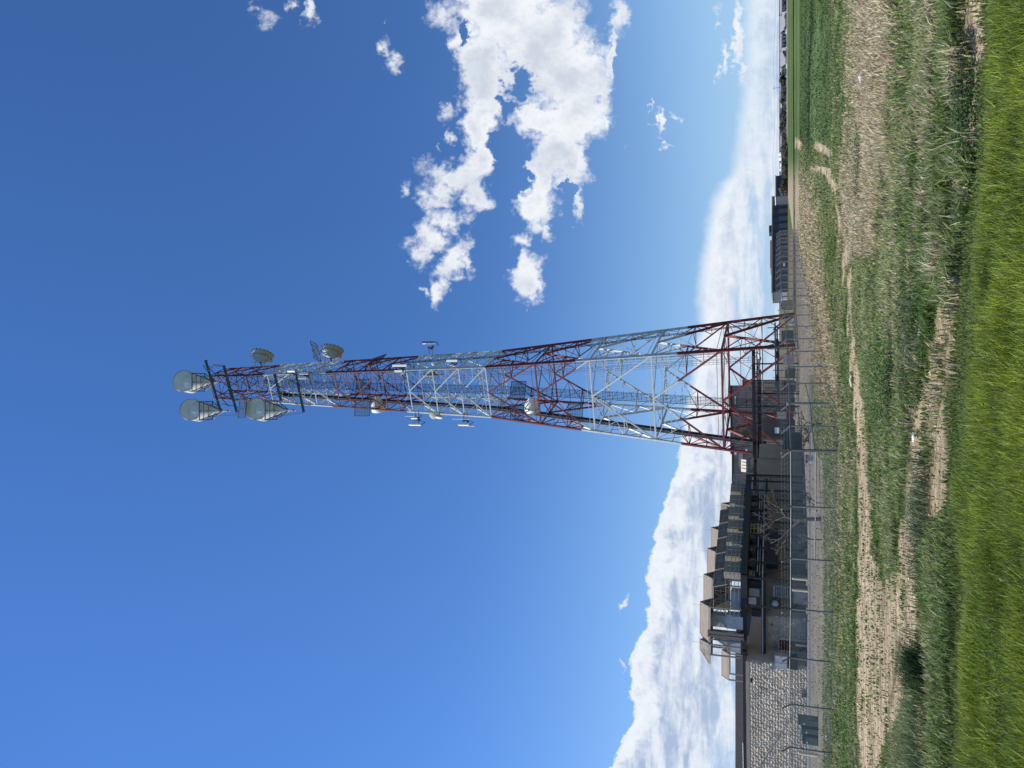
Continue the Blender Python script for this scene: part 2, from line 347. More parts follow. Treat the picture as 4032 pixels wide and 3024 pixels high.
def interp_y(tab, y): t = sorted(tab); return np.interp(y, [a[0] for a in t], [a[1] for a in t]), np.interp(y, [a[0] for a in t], [a[2] for a in t]) if len(t[0]) > 2 else None
STR = [
 [(545, 3140, 1), (560, 3143, 9), (584, 3146, 7), (600, 3180, 1)],
 [(560, 3215, 2), (585, 3235, 22), (606, 3258, 12), (625, 3270, 1)],
 [(650, 3215, 1), (668, 3236, 24), (690, 3256, 5), (740, 3290, 12), (780, 3298, 3), (830, 3304, 4), (913, 3326, 5), (1003, 3336, 7), (1100, 3343, 6), (1320, 3359, 7), (1500, 3373, 12), (1660, 3389, 14), (1800, 3403, 18),
  (2050, 3412, 22), (2270, 3424, 28), (2450, 3430, 34), (2750, 3438, 38), (3024, 3425, 25), (3400, 3420, 22)],
 [(-300, 3850, 14), (0, 3850, 18), (300, 3846, 20), (560, 3806, 22), (620, 3800, 4), (680, 3790, 6), (720, 3786, 26), (780, 3784, 8), (1000, 3790, 4), (1200, 3778, 12), (1300, 3773, 22), (1660, 3726, 28), (1933, 3671, 30), (2150, 3620, 20), (2300, 3600, 14)],
 [(1150, 3712, 1), (1300, 3700, 20), (1660, 3646, 30), (1800, 3622, 26), (1933, 3604, 18), (2100, 3592, 24), (2270, 3580, 42), (2450, 3556, 48), (2600, 3535, 46), (2750, 3515, 40), (2850, 3500, 26), (2950, 3480, 12), (3020, 3470, 3)],
 [(2230, 3500, 2), (2450, 3490, 44), (2750, 3475, 50), (2900, 3455, 20), (3000, 3440, 4)]]
NEARV = [(-400, 3890), (0, 3882), (500, 3862), (1000, 3815), (1300, 3800), (1660, 3762), (1933, 3716), (2100, 3740), (2270, 3772), (2650, 3755), (3024, 3733), (3400, 3720)]
FBASE = [(-400, 3105), (500, 3118), (760, 3130), (900, 3150), (1140, 3176), (1384, 3211), (1589, 3255), (1775, 3321), (2000, 3314), (2955, 3276), (3400, 3270)]
def inside_fence(x, y):
    # region behind both fence runs
    P0 = np.array(FENCE_R[0]); dr = np.array(FENCE_R[12])-P0; dl = np.array(FENCE_L[-1])-P0
    cr = dr[0]*(y-P0[1])-dr[1]*(x-P0[0])      # >0 left of the right run
    cl = dl[0]*(y-P0[1])-dl[1]*(x-P0[0])      # <0 behind the left run
    return (cr > 0) & (cl < 0)
def zones(x, y, z):
    V, h = project(x, y, z)
    nzs = (fbm(x*.9+3, y*.9, 3)-.5)
    w1 = fbm(x*2.2+7, y*2.2+1, 3)
    sc = 14+np.clip((V-3200)/10, 0, 60)
    Vj = V+nzs*sc*1.8
    dirt = np.zeros_like(V)
    for k, tab in enumerate(STR):
        c, hw = interp_y(tab, h)
        lo, hi = min(a[0] for a in tab), max(a[0] for a in tab)
        ok = (h > lo) & (h < hi)
        f = 1-sstep(.9, 1.35, np.abs(Vj-c)/np.maximum(hw*((1.45, 1.45, 1.5, 1.3, 1.35, 1.25)[k]+(.6*sstep(1500, 1100, h) if k == 3 else 0))+(3.5 if k == 2 else 0), .5)+(w1-.5)*.8)
        if k == 5: f = f*(.5+.5*sstep(.35, .6, w1))
        dirt = np.maximum(dirt, f*ok)
    vn = np.interp(h, [a[0] for a in NEARV], [a[1] for a in NEARV])
    near = sstep(-38, 42, V+nzs*120-vn)
    near = np.where(y < 5, 1.0, near)
    dirt = dirt*(1-near)
    fb = np.interp(h, [a[0] for a in FBASE], [a[1] for a in FBASE])
    straw = np.zeros_like(V)
    straw = np.maximum(straw, sstep(760, 560, h)*sstep(3375, 3410, Vj)*(1-sstep(3510, 3545, Vj)))
    straw = np.maximum(straw, .75*sstep(900, 600, h)*sstep(3320, 3350, Vj)*(1-sstep(3400, 3440, Vj))*sstep(.3, .55, w1+.1))
    straw = np.maximum(straw, .9*sstep(540, 660, h)*(1-sstep(960, 1060, h))*sstep(3290, 3330, Vj)*(1-sstep(3460, 3500, Vj))*sstep(.25, .45, w1+.12)); straw = np.maximum(straw, .55*(h < 1700)*sstep(3480, 3560, V)*sstep(.56, .68, w1))
    straw = np.maximum(straw, .9*sstep(600, 760, h)*(1-sstep(1500, 1700, h))*(1-sstep(55, 100, Vj-fb))*(V > fb-30))
    straw = np.maximum(straw, .45*sstep(1500, 1700, h)*(1-sstep(30, 60, Vj-fb))*sstep(.4, .6, w1))
    straw = np.maximum(straw, .4*sstep(2300, 2500, h)*sstep(3460, 3600, V)*(1-sstep(3680, 3740, V))*sstep(.5, .65, w1))
    lush = np.maximum(.95*sstep(2350, 2500, h)*sstep(3268, 3290, Vj)*(1-sstep(3335, 3356, Vj)), .8*np.exp(-((h-1400)/45)**2-((Vj-3465)/22)**2))
    lush = np.maximum(lush, .55*np.exp(-((h-1500)/180)**2-((Vj-3480)/60)**2))
    field = sstep(640, 520, h)*(1-sstep(3255, 3290, Vj))*(V < 3300)
    field = np.maximum(field, (y > 95) & (x > 0.20*y+6))
    ins = inside_fence(x, y)
    grav = ins*np.where(x < -5, sstep(49, 52, y+nzs*4), sstep(60, 70, y+nzs*10+0*x))
    grav = grav*(y < 260)*sstep(890, 960, h)
    return V, h, dirt, near, straw, lush, field, grav, ins, w1, nzs
C_SOIL = np.array((0.47, 0.375, 0.245)); C_UND = np.array((0.10, 0.115, 0.042)); C_NEAR = np.array((0.04, 0.055, 0.015))
C_STRAW = np.array((0.34, 0.28, 0.18)); C_FIELD = np.array((0.085, 0.125, 0.048)); C_GRAV = np.array((0.215, 0.19, 0.15)); C_LUSH = np.array((0.07, 0.13, 0.03))
def mixc(a, b, f): return a*(1-f[:, None])+b*f[:, None]

# ground sheet: a polar grid round the viewpoint, fine in front, out past the horizon
radii = np.concatenate([[0.02], np.geomspace(1.5, 4, 8), np.geomspace(4.2, 90, 300), np.geomspace(93, 9000, 110)])
af = np.linspace(-38, 38, 420); ab = np.concatenate([np.linspace(41, 319, 60)])
ang = np.radians(np.concatenate([af, ab])); na = len(ang); nr = len(radii)
R_, A_ = np.meshgrid(radii, ang, indexing='ij')
gx = (R_*np.sin(A_)).ravel(); gy = (R_*np.cos(A_)).ravel(); gzv = gz(gx, gy)
V, h, dirt, near, straw, lush, field, grav, ins, w1, nzs = zones(gx, gy, gzv)
gzv = gzv-dirt*0.05*(1-sstep(60, 90, gy))
# field drains: darker furrows across the crop
furrow = field*np.exp(-((V-(3184+14*sstep(330, 60, h)+nzs*10))/(4+5*sstep(300, 50, h)))**2)
c = np.tile(C_UND, (len(gx), 1)); c = mixc(c, C_LUSH, lush); c = mixc(c, C_FIELD, np.clip(field.astype(float), 0, 1)); fv = sstep(.3, .7, fbm(gx*.02+5, gy*.09, 4)); c = np.where((field > .5)[:, None], c*(.68+.6*fv)[:, None], c); c = mixc(c, np.array((.03, .05, .022)), np.clip(furrow, 0, 1))
c = mixc(c, C_STRAW, straw); c = mixc(c, C_GRAV, np.clip(grav, 0, 1)); c = mixc(c, np.array((.15, .13, .095)), np.clip(grav, 0, 1)*.75*sstep(75, 110, gy)*sstep(2, 8, gx)); c = mixc(c, C_NEAR, near); c = mixc(c, C_SOIL, dirt); trd = np.exp(-((V-np.interp(h, [2250, 2400, 2600, 2800], [3560, 3545, 3520, 3490]))/8)**2)*(h > 2230)*(h < 2850)+.6*(h > 1280)*(h < 1500)*np.exp(-((V-3705)/10)**2); c = mixc(c, np.array((.17, .115, .075)), np.clip(trd*sstep(.3, .5, w1+nzs), 0, 1)*dirt); c = c*(1-.38*dirt*sstep(.42, .68, fbm(gx*.5, gy*7, 4)))[:, None]; c = mixc(c, np.array((.13, .135, .06)), .55*dirt*sstep(.55, .68, fbm(gx*1.1+9, gy*3+2, 3)))
far = sstep(500, 700, gy); c = mixc(c, np.array((.12, .115, .08)), far)
idx = np.arange(nr*na).reshape(nr, na); nxt = np.roll(idx, -1, axis=1)
F = np.stack([idx[:-1], nxt[:-1], nxt[1:], idx[1:]], axis=-1).reshape(-1, 4)
def np_mesh(name, co, faces_flat, loop_start, loop_total, mats, col=None, smooth=False):
    me = bpy.data.meshes.new(name); nv = len(co)
    me.vertices.add(nv); me.vertices.foreach_set('co', np.ascontiguousarray(co, np.float32).ravel())
    me.loops.add(len(faces_flat)); me.loops.foreach_set('vertex_index', faces_flat.astype(np.int32))
    me.polygons.add(len(loop_start)); me.polygons.foreach_set('loop_start', loop_start.astype(np.int32))
    me.update(calc_edges=True); me.validate()
    me.polygons.foreach_set('use_smooth', np.full(len(me.polygons), smooth))
    if col is not None:
        a = me.color_attributes.new('Col', 'FLOAT_COLOR', 'POINT')
        a.data.foreach_set('color', np.ascontiguousarray(np.hstack([col, np.ones((nv, 1))]), np.float32).ravel())
    me.materials.append(mats)
    return me
def attr_mat(name, rough=.9, grain=None, trans=0.0, spec=.2):
    m = bpy.data.materials.new(name); m.use_nodes = True; t = m.node_tree; b = t.nodes['Principled BSDF']
    a = nd(t, 'ShaderNodeVertexColor'); a.layer_name = 'Col'; col = a.outputs[0]
    b.inputs['Roughness'].default_value = rough; b.inputs['Specular IOR Level'].default_value = spec
    geo = nd(t, 'ShaderNodeNewGeometry').outputs['Position']
    if grain:
        n1 = NZ(t, geo, 30, 6, .7); n2 = NZ(t, geo, 3.5, 7, .65); n3 = NZ(t, geo, .25, 5, .6)
        k = M(t, 'ADD', M(t, 'ADD', MR(t, n1, .25, .75, -.22, .22), MR(t, n2, .3, .7, -.2, .2)), MR(t, n3, .3, .7, .86, 1.14))
        col = VM(t, 'MULTIPLY', col, None) if False else col
        sc = nd(t, 'ShaderNodeVectorMath', operation='SCALE'); t.links.new(col, sc.inputs[0]); t.links.new(k, sc.inputs['Scale']); col = sc.outputs[0]
        bp = nd(t, 'ShaderNodeBump'); bp.inputs['Strength'].default_value = .6; bp.inputs['Distance'].default_value = .04
        t.links.new(M(t, 'ADD', n1, M(t, 'MULTIPLY', n2, 2.0)), bp.inputs['Height']); t.links.new(bp.outputs[0], b.inputs['Normal'])
    t.links.new(col, b.inputs['Base Color'])
    if trans:
        tr = nd(t, 'ShaderNodeBsdfTranslucent'); t.links.new(col, tr.inputs[0])
        mxs = nd(t, 'ShaderNodeMixShader'); mxs.inputs[0].default_value = trans
        t.links.new(b.outputs[0], mxs.inputs[1]); t.links.new(tr.outputs[0], mxs.inputs[2])
        t.links.new(mxs.outputs[0], t.nodes['Material Output'].inputs[0])
    return m
GND = attr_mat('ground_cover_soil', 1.0, grain=True, spec=.0)
BLM = attr_mat('grass_blade', .55, trans=.30, spec=.3)
me = np_mesh('ground', np.stack([gx, gy, gzv], 1), F.ravel(), np.arange(len(F))*4, None, GND, c, True)
g = link('ground', me); tag(g, 'wide open ground of dry soil, ruts, gravel yard and far field', kind='structure')

# ------------------------------------------------------------------ grass blades
def blades(name, x, y, hgt, wid, lean, colr, label, cat='grass', seg=True):
    n = len(x); z = gz(x, y)
    a = rng.uniform(0, 2*np.pi, n)
    # blades turn their flat side mostly to all directions; lean with the wind
    wx, wy = np.cos(a)*wid/2, np.sin(a)*wid/2
    la = rng.normal(0.4, 1.3, n); lx, ly = np.cos(la)*lean*hgt, np.sin(la)*lean*hgt
    b0 = np.stack([x-wx, y-wy, z-.02], 1); b1 = np.stack([x+wx, y+wy, z-.02], 1)
    m0 = np.stack([x-wx*.75+lx*.3, y-wy*.75+ly*.3, z+hgt*.55], 1); m1 = np.stack([x+wx*.75+lx*.3, y+wy*.75+ly*.3, z+hgt*.55], 1)
    tp = np.stack([x+lx, y+ly, z+hgt*np.sqrt(np.clip(1-lean*lean*.5, .2, 1))], 1)
    co = np.stack([b0, b1, m1, m0, tp], 1).reshape(-1, 3)
    o = np.arange(n)[:, None]*5
    faces = np.hstack([o+np.array([[0, 1, 2, 3]]), o+np.array([[3, 2, 4]])]).ravel()
    st = (np.arange(n)[:, None]*7+np.array([[0, 4]])).ravel()
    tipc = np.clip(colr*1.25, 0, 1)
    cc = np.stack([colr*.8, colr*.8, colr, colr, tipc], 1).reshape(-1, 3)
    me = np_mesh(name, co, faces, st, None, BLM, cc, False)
    o = link(name, me); tag(o, label, cat, kind='stuff'); return o

NC = 900000
rr = np.exp(rng.uniform(np.log(4.6), np.log(95), NC)); th = np.radians(rng.uniform(-33, 33, NC))
bx = rr*np.sin(th); by = rr*np.cos(th)
keep = by > 4.4; bx, by, rr = bx[keep], by[keep], rr[keep]
V, h, dirt, near, straw, lush, field, grav, ins, w1, nzs = zones(bx, by, gz(bx, by))
u = rng.uniform(0, 1, len(bx)); clump = fbm(bx*1.6+31, by*1.6+4, 3); clump2 = fbm(bx*.45+3, by*.45+14, 2)
# near bright grass
n1 = (near > rng.uniform(.05, .95, len(near))) & (u < .8)
# the foreground needs extra density: a second draw
rr2 = np.exp(rng.uniform(np.log(4.7), np.log(12.5), 260000)); th2 = np.radians(rng.uniform(-33, 33, 260000))
x2 = rr2*np.sin(th2); y2 = rr2*np.cos(th2)
V2, h2, d2, ne2, *_ = zones(x2, y2, gz(x2, y2))
k2 = (ne2 > rng.uniform(.05, .95, len(x2))) & (rng.uniform(0, 1, len(x2)) < .75); x2, y2 = x2[k2], y2[k2]
X = np.concatenate([bx[n1], x2]); Yb = np.concatenate([by[n1], y2])
cl = fbm(X*2.6+1, Yb*2.6+2, 3); cl2 = fbm(X*.8+11, Yb*.8, 2); n = len(X)
ca_, cb_, cc_ = np.array((.27, .33, .03)), np.array((.11, .185, .018)), np.array((.30, .30, .09))
t = np.clip(cl*1.6-.3+rng.normal(0, .25, n), 0, 1)
colr = mixc(np.tile(cb_, (n, 1)), ca_, t); colr = mixc(colr, cc_, (rng.uniform(0, 1, n) < .05).astype(float)*.7)
hV, hh_ = project(X, Yb, gz(X, Yb)); vnn = np.interp(hh_, [a[0] for a in NEARV], [a[1] for a in NEARV]); edge = sstep(150, 20, hV-vnn)+0*cl; dull = rng.uniform(0, 1, n) < .12; colr = np.where(dull[:, None], np.array((.15, .17, .065)), colr)
dk_ = fbm(X*1.3+40, Yb*2.4+3, 4); colr = mixc(colr, np.array((.055, .10, .015)), sstep(.52, .70, dk_)*.6)
colr = mixc(colr, np.array((.12, .165, .05)), edge*.75)
colr *= rng.uniform(.35, 1.55, (n, 1))*(0.8+.4*cl2)[:, None]
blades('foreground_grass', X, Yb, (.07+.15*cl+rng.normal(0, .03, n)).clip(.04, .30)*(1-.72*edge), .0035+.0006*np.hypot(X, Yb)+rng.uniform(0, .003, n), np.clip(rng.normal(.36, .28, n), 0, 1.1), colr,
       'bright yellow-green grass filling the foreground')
# middle ground rough grass
fur = field*np.exp(-((V-(3184+14*sstep(330, 60, h)))/8)**2)
dens = .62*(1-(.985-.25*sstep(.56, .7, fbm(bx*1.1+9, by*3+2, 3)))*dirt)*(1-near)*(.35+1.0*sstep(.32, .62, clump))*(1-.0*straw)
dens *= np.where(ins & (by < 52), .9, 1); dens *= (1-.96*np.clip(grav, 0, 1)); dens = np.where(field > .5, .5*dens, dens)
n2 = (u < dens) & (near <= .5) & (by < 92)
X, Yb = bx[n2], by[n2]; n = len(X); R = np.hypot(X, Yb)
st, lu, fi, cl, cl2 = straw[n2], lush[n2], np.clip(field[n2].astype(float), 0, 1), clump[n2], clump2[n2]
base = mixc(np.tile(np.array((.085, .145, .03)), (n, 1)), np.array((.23, .275, .085)), np.clip(cl2*1.7-.35+rng.normal(0, .2, n), 0, 1))
base = mixc(base, np.array((.36, .31, .21)), ((rng.uniform(0, 1, n) < .14+.12*(cl2 > .55))).astype(float)*.8)
base = mixc(base, np.array((.12, .21, .035)), lu*.7*rng.uniform(.3, 1, n))
base = mixc(base, np.array((.10, .15, .055)), fi*.9); base = mixc(base, np.array((.03, .05, .02)), fur[n2])
sb = np.array((.50, .42, .27)); sbr = np.array((.28, .2, .13))
stc = mixc(np.tile(sb, (n, 1)), sbr, (rng.uniform(0, 1, n) < .3).astype(float))
base = mixc(base, stc, (rng.uniform(0, 1, n) < st*.9).astype(float))
base *= rng.uniform(.5, 1.6, (n, 1))
hg = (.035+.11*cl+rng.normal(0, .02, n)).clip(.025, .22)*(1+.9*st)*(1+.3*sstep(11, 8, R))
hg = np.where(dirt[n2] > .3, hg*.35, hg)
stem = (rng.uniform(0, 1, n) < .010) & (fi < .5)
hg = np.where(stem & (dirt[n2] < .3), hg*1.35+.02, hg); base = np.where(stem[:, None], np.array((.46, .40, .27))*rng.uniform(.7, 1.1, (n, 1)), base)
patch = .9*sstep(.50, .66, fbm(X*.6+71, Yb*.35+5, 4)); base = mixc(base, base*np.array((.55, .72, .5)), patch*(1-st)); patch2 = sstep(.54, .7, fbm(X*.8+21, Yb*.5+65, 4)); base = mixc(base, np.array((.30, .27, .15)), patch2*(rng.uniform(0, 1, n) < .35)*(1-fi))
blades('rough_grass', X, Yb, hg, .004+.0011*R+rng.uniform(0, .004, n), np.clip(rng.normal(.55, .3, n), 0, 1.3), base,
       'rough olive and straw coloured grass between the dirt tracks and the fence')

# tall clumps of dark grass beside the dirt track
def tuft(V, y, dist, n, rad, hh, label, c0, spread=.6):
    P = pt(V, y, dist)
    x = P.x+rng.normal(0, rad, n); yy = P.y+rng.normal(0, rad*.6, n)
    cc = np.tile(np.array(c0), (n, 1))*rng.uniform(.5, 1.35, (n, 1))
    o = blades('grass_tuft', x, yy, rng.uniform(.4, 1, n)*hh, np.full(n, .011), np.clip(rng.normal(spread, .3, n), 0, 1.2), cc, label)
    del o['kind']; return o
def gdist(V, hh=1512):
    lo, hi = 4.0, 300.0
    for _ in range(40):
        m = (lo+hi)/2
        p = pt(V, hh, m)
        if p.z < gzf(p.x, m): hi = m
        else: lo = m
    return lo
tuft(3640, 2860, gdist(3640, 2860), 520, .46, .44, 'largest dark green grass clump at the left edge of the wide dirt track', (.14, .20, .08))
tuft(3650, 2990, gdist(3650, 2990), 420, .3, .38, 'dark grass clump in the far left corner beside the track', (.12, .17, .07))
tuft(3645, 2640, gdist(3645, 2640), 700, .12, .42, 'small very dark grass clump on the near edge of the wide track', (.05, .09, .03))
tuft(3640, 2040, gdist(3640, 2040), 700, .5, .32, 'bluish green grass clump on the near rut below the bare tree', (.12, .16, .075))

# broad-leaved weeds
def weeds(name, V, y, n, radx, rady, hh, label, c0):
    d = gdist(V, y); P = pt(V, y, d)
    nl = n; x = P.x+rng.normal(0, radx, nl); yy = P.y+rng.normal(0, rady, nl); z = gz(x, yy)+rng.uniform(.02, hh, nl)
    a = rng.uniform(0, 2*np.pi, nl); tl = rng.uniform(-.6, .9, nl); s = rng.uniform(.015, .035, nl)*(1+d/25)
    ux, uy, uz_ = np.cos(a)*np.cos(tl), np.sin(a)*np.cos(tl), np.sin(tl)
    vx, vy = -np.sin(a), np.cos(a)
    c0_ = np.stack([x, yy, z], 1); U = np.stack([ux, uy, uz_], 1)*s[:, None]; Vv = np.stack([vx, vy, vx*0], 1)*(s*.35)[:, None]
    co = np.stack([c0_, c0_+U*.5-Vv, c0_+U, c0_+U*.5+Vv], 1).reshape(-1, 3)
    cc = np.repeat(np.array(c0)*rng.uniform(.6, 1.4, (nl, 1)), 4, 0)
    o = link(name, np_mesh(name, co, np.arange(nl*4), np.arange(nl)*4, None, BLM, cc)); tag(o, label, 'weeds', kind='stuff'); return o
weeds('leafy_weeds', 3520, 1520, 3500, .45, .35, .32, 'dark leafy weed patch in the middle of the rough grass', (.06, .12, .025))
weeds('leafy_weeds', 3960, 1370, 900, .35, .3, .18, 'dark weed leaves among the bright foreground grass below the tower', (.07, .135, .025))
weeds('leafy_weeds', 3880, 620, 600, .8, .35, .16, 'leafy weeds on the near dirt strip at the right', (.085, .15, .04))
weeds('leafy_weeds', 3990, 2780, 900, .45, .25, .16, 'dark weed leaves in the bright grass at the left', (.065, .13, .022))
weeds('leafy_weeds', 3840, 440, 1200, .2, .12, .18, 'leafy weeds at the edge of the bright grass on the far right', (.05, .09, .03))
weeds('leafy_weeds', 3620, 1340, 1200, .5, .25, .25, 'grey green weeds beside the white rag', (.07, .09, .05))
weeds('leafy_weeds', 3400, 640, 1500, .8, .4, .25, 'green weeds within the dry straw', (.05, .08, .03))

# litter
def litter(V, y, size, label, cat, name, el=(1, .6, .4)):
    d = gdist(V, y); P = pt(V, y, d); m = MB(); r = random.Random(int(V+y)); n = 9
    rings = []
    for j in range(6):
        ph = math.pi*j/5
        for i in range(n):
            t = 2*math.pi*i/n; q = size*(1+r.uniform(-.35, .35))
            rings.append((q*el[0]*math.sin(ph)*math.cos(t), q*el[1]*math.sin(ph)*math.sin(t), size*el[2]*(1-math.cos(ph))*.5+r.uniform(-.1, .1)*size*el[2]))
    m.add(rings, [(j*n+i, j*n+(i+1) % n, (j+1)*n+(i+1) % n, (j+1)*n+i) for j in range(5) for i in range(n)])
    o = m.build(name, BLD); o.location = (P.x, P.y, gzf(P.x, P.y)); tag(o, label, cat); return o
litter(3412, 305, .17, 'crumpled white plastic bag lying in the straw at the right', 'plastic bag', 'plastic_bag', (1, .8, 1.1))
litter(3640, 1318, .10, 'crumpled white rag in the grass by the near rut', 'rag', 'rag', (1.4, .7, .7))
litter(3600, 1722, .07, 'small pale scrap of litter at the edge of the near rut', 'litter', 'litter_scrap')
litter(3258, 2900, .16, 'crumpled white paper caught at the fence foot near the green cabinet', 'litter', 'litter_paper', (1.3, .6, .6))
m = MB(); d = gdist(3358, 1490); a = pt(3358, 1478, d); b = pt(3362, 1512, d); za, zb = gzf(a.x, d), gzf(b.x, d)
m.path([(a.x, d, za+.05), ((a.x+b.x)/2, d+.05, za+.09), (b.x-.1, d+.1, zb+.03)], .03, 7)
m.tube((a.x-.1, d+.05, za+.08), (b.x, d-.1, zb+.06), .02)
o = m.build('bleached_branch', mat('bleached_wood', (.62, .55, .43), .8)); tag(o, 'bleached broken branch lying on the narrow far track', 'branch')

# clods and stones strewn over the bare dirt
CLOD = attr_mat('dirt_clods', 1.0, spec=0)
kd = (dirt > .55) & (rng.uniform(0, 1, len(dirt)) < .09) & (by < 45)
sx_, sy_ = bx[kd], by[kd]; ns = len(sx_); sz_ = rng.gamma(1.6, .0042, ns)*(1+np.hypot(sx_, sy_)/30)
zc_ = gz(sx_, sy_)-.05; oct_ = np.array([(1, 0, 0), (0, 1, 0), (-1, 0, 0), (0, -1, 0), (0, 0, .75), (0, 0, -.5)])
jit = oct_[None]*rng.uniform(.6, 1.3, (ns, 6, 1))*sz_[:, None, None]
rt = rng.uniform(0, 6.28, ns); cr_, sr_ = np.cos(rt)[:, None], np.sin(rt)[:, None]
co = np.stack([jit[..., 0]*cr_-jit[..., 1]*sr_+sx_[:, None], jit[..., 0]*sr_+jit[..., 1]*cr_+sy_[:, None], jit[..., 2]+zc_[:, None]+sz_[:, None]*.3], -1).reshape(-1, 3)
tri = np.array([(0, 1, 4), (1, 2, 4), (2, 3, 4), (3, 0, 4), (1, 0, 5), (2, 1, 5), (3, 2, 5), (0, 3, 5)])
fc = (np.arange(ns)[:, None, None]*6+tri[None]).ravel()
cc = np.repeat(np.where(rng.uniform(0, 1, (ns, 1)) < .45, np.array((.27, .20, .13)), np.array((.47, .385, .26)))*rng.uniform(.7, 1.2, (ns, 1)), 6, 0)
tag(link('dirt_clods', np_mesh('dirt_clods', co, fc, np.arange(ns*8)*3, None, CLOD, cc)), 'loose clods and small stones scattered over the bare dirt ruts', 'dirt clods', kind='stuff')

# ------------------------------------------------------------------ lattice tower
TC = Vector((0.08, 120.26)); CR = {'B': Vector((4.98, 110)), 'A': Vector((10.34, 125.16)), 'D': Vector((-10.18, 115.36)), 'C': Vector((-4.82, 130.52))}
TZ = 105.0
def kz(z): return np.interp(z, [0, 47.5, 106, 115], [1.05, .54, .268, .23])
def leg(n, z):
    k = float(kz(z)); q = TC+(CR[n]-TC)*k; return Vector((q.x, q.y, z))
tower = empty('lattice_tower', (TC.x, TC.y, 0), label='tall red and white banded steel lattice tower standing over the fenced yard', cat='tower')
BZ = [0.1, 16.5, 32, 47.5, 63.2, 78.3, 92, TZ]
def band(z):
    for i in range(7):
        if z < BZ[i+1]: return i
    return 6
def bm_(z): return RED if band(z) % 2 == 0 else WHT
def off(mb):   # shift to tower-local coordinates
    mb.v = [(x-TC.x, y-TC.y, z) for x, y, z in mb.v]; return mb
def seg(name, a, b, w, h=None, kind=None):
    """member, cut where the paint band changes"""
    a, b = Vector(a), Vector(b)
    za, zb = min(a.z, b.z), max(a.z, b.z); cuts = [0.0, 1.0]
    if abs(b.z-a.z) > 1e-3:
        for q in BZ[1:-1]:
            t = (q-a.z)/(b.z-a.z)
            if 0.02 < t < .98: cuts.append(t)
    cuts.sort()
    for t0, t1 in zip(cuts[:-1], cuts[1:]):
        p, q = a.lerp(b, t0), a.lerp(b, t1); yield p, q, bm_((p.z+q.z)/2)
def member(name, a, b, w, h=None):
    for p, q, mt in seg(name, a, b, w):
        m = MB(); m.beam(p, q, w, h or w); off(m).build(name, mt, tower)
secondary = {i: MB() for i in range(7)}
def sec(a, b, w):
    for p, q, mt in seg('', a, b, w): secondary[band((p.z+q.z)/2)].beam(p, q, w, w*.55)
# legs: angle-section pairs, one part per paint band
for n in 'ABCD':
    for i in range(7):
        m = MB(); z0, z1 = BZ[i], BZ[i+1]
        cuts = [z0]+[q for q in (47.5,) if z0 < q < z1]+[z1]
        for c0, c1 in zip(cuts[:-1], cuts[1:]):
            w = np.interp(c0, [0, 47, 105], [.54, .42, .32])
            a, b = leg(n, c0), leg(n, c1)
            inw = Vector((TC.x-a.x, TC.y-a.y, 0)).normalized(); sd = Vector((-inw.y, inw.x, 0))
            m.beam(a+sd*w*.22-inw*.02, b+sd*w*.22-inw*.02, w*.62, w*.2, up=inw+sd); m.beam(a-sd*w*.22, b-sd*w*.22, w*.2, w*.62, up=inw+sd)
            m.beam(a+inw*w*.1, b+inw*w*.1, w*.5, w*.5)
            nst = int((c1-c0)/.55)
            for k in range(nst):   # step bolts
                zz = c0+(k+.5)*(c1-c0)/nst; p = leg(n, zz)
                m.beam(p-sd*w*.3, p-sd*(w*.3+.22)-inw*.1, .035)
        off(m).build('leg', RED if i % 2 == 0 else WHT, tower)
LV = [0.1, 10.3, 20.3, 29.8, 38.8, 47.5]+[47.5+4.85*i for i in range(1, 12)]+[TZ]
FACES = [('B', 'D'), ('A', 'B'), ('C', 'D'), ('A', 'C')]
for i in range(len(LV)-1):
    z0, z1 = LV[i], LV[i+1]; low_ = z1 < 48; w = np.interp(z0, [0, 47, 105], [.34, .21, .15])
    for (p, q) in FACES:
        P0, P1, Q0, Q1 = leg(p, z0), leg(p, z1), leg(q, z0), leg(q, z1); Mx = (P1+Q1)/2
        member('strut', P1, Q1, w*.8, w*.8)
        if not low_: sec((P0+P1)/2, (Q0+Q1)/2, .10)
        if low_: sec(P1+Vector((0, 0, .7)), Q1+Vector((0, 0, .7)), .1)
        member('diagonal', P0, Mx, w, w*.7); member('diagonal', Q0, Mx, w, w*.7)
        ws = .13 if low_ else .085
        for (L0, L1) in ((P0, P1), (Q0, Q1)):
            for t in ((.25, .5, .75) if low_ else (.5,)):
                a = L0.lerp(L1, t); b = L0.lerp(Mx, t); sec(a, b, ws*(1.4 if t == .5 else 1))
            if low_:
                sec(L0.lerp(L1, .5), L0.lerp(Mx, .25), ws); sec(L0.lerp(L1, .5), L0.lerp(Mx, .75), ws)
                sec(L0.lerp(L1, 1), L0.lerp(Mx, .75), ws)
            else:
                sec(L0.lerp(L1, 1), L0.lerp(Mx, .5), ws); sec(L0.lerp(L1, .5), (P0+Q0)/2, ws*.9)
    # plan bracing and hip braces
    mids = [(leg(p, z1)+leg(q, z1))/2 for p, q in (('B', 'D'), ('D', 'C'), ('C', 'A'), ('A', 'B'))]
    for k in range(4): sec(mids[k], mids[(k+1) % 4], .16 if low_ else .09)
    if low_:
        zh = (z0+z1)/2
        for n, (m1, m2) in zip('BDCA', ((3, 0), (0, 1), (1, 2), (2, 3))):
            fa = {'B': ('A', 'D'), 'D': ('B', 'C'), 'C': ('D', 'A'), 'A': ('C', 'B')}[n]
            h1 = leg(n, z0).lerp((leg(n, z1)+leg(fa[0], z1))/2, .5); h2 = leg(n, z0).lerp((leg(n, z1)+leg(fa[1], z1))/2, .5)
            sec(h1, h2, .16)
            sec(h1, leg(n, z1), .1); sec(h2, leg(n, z1), .1)
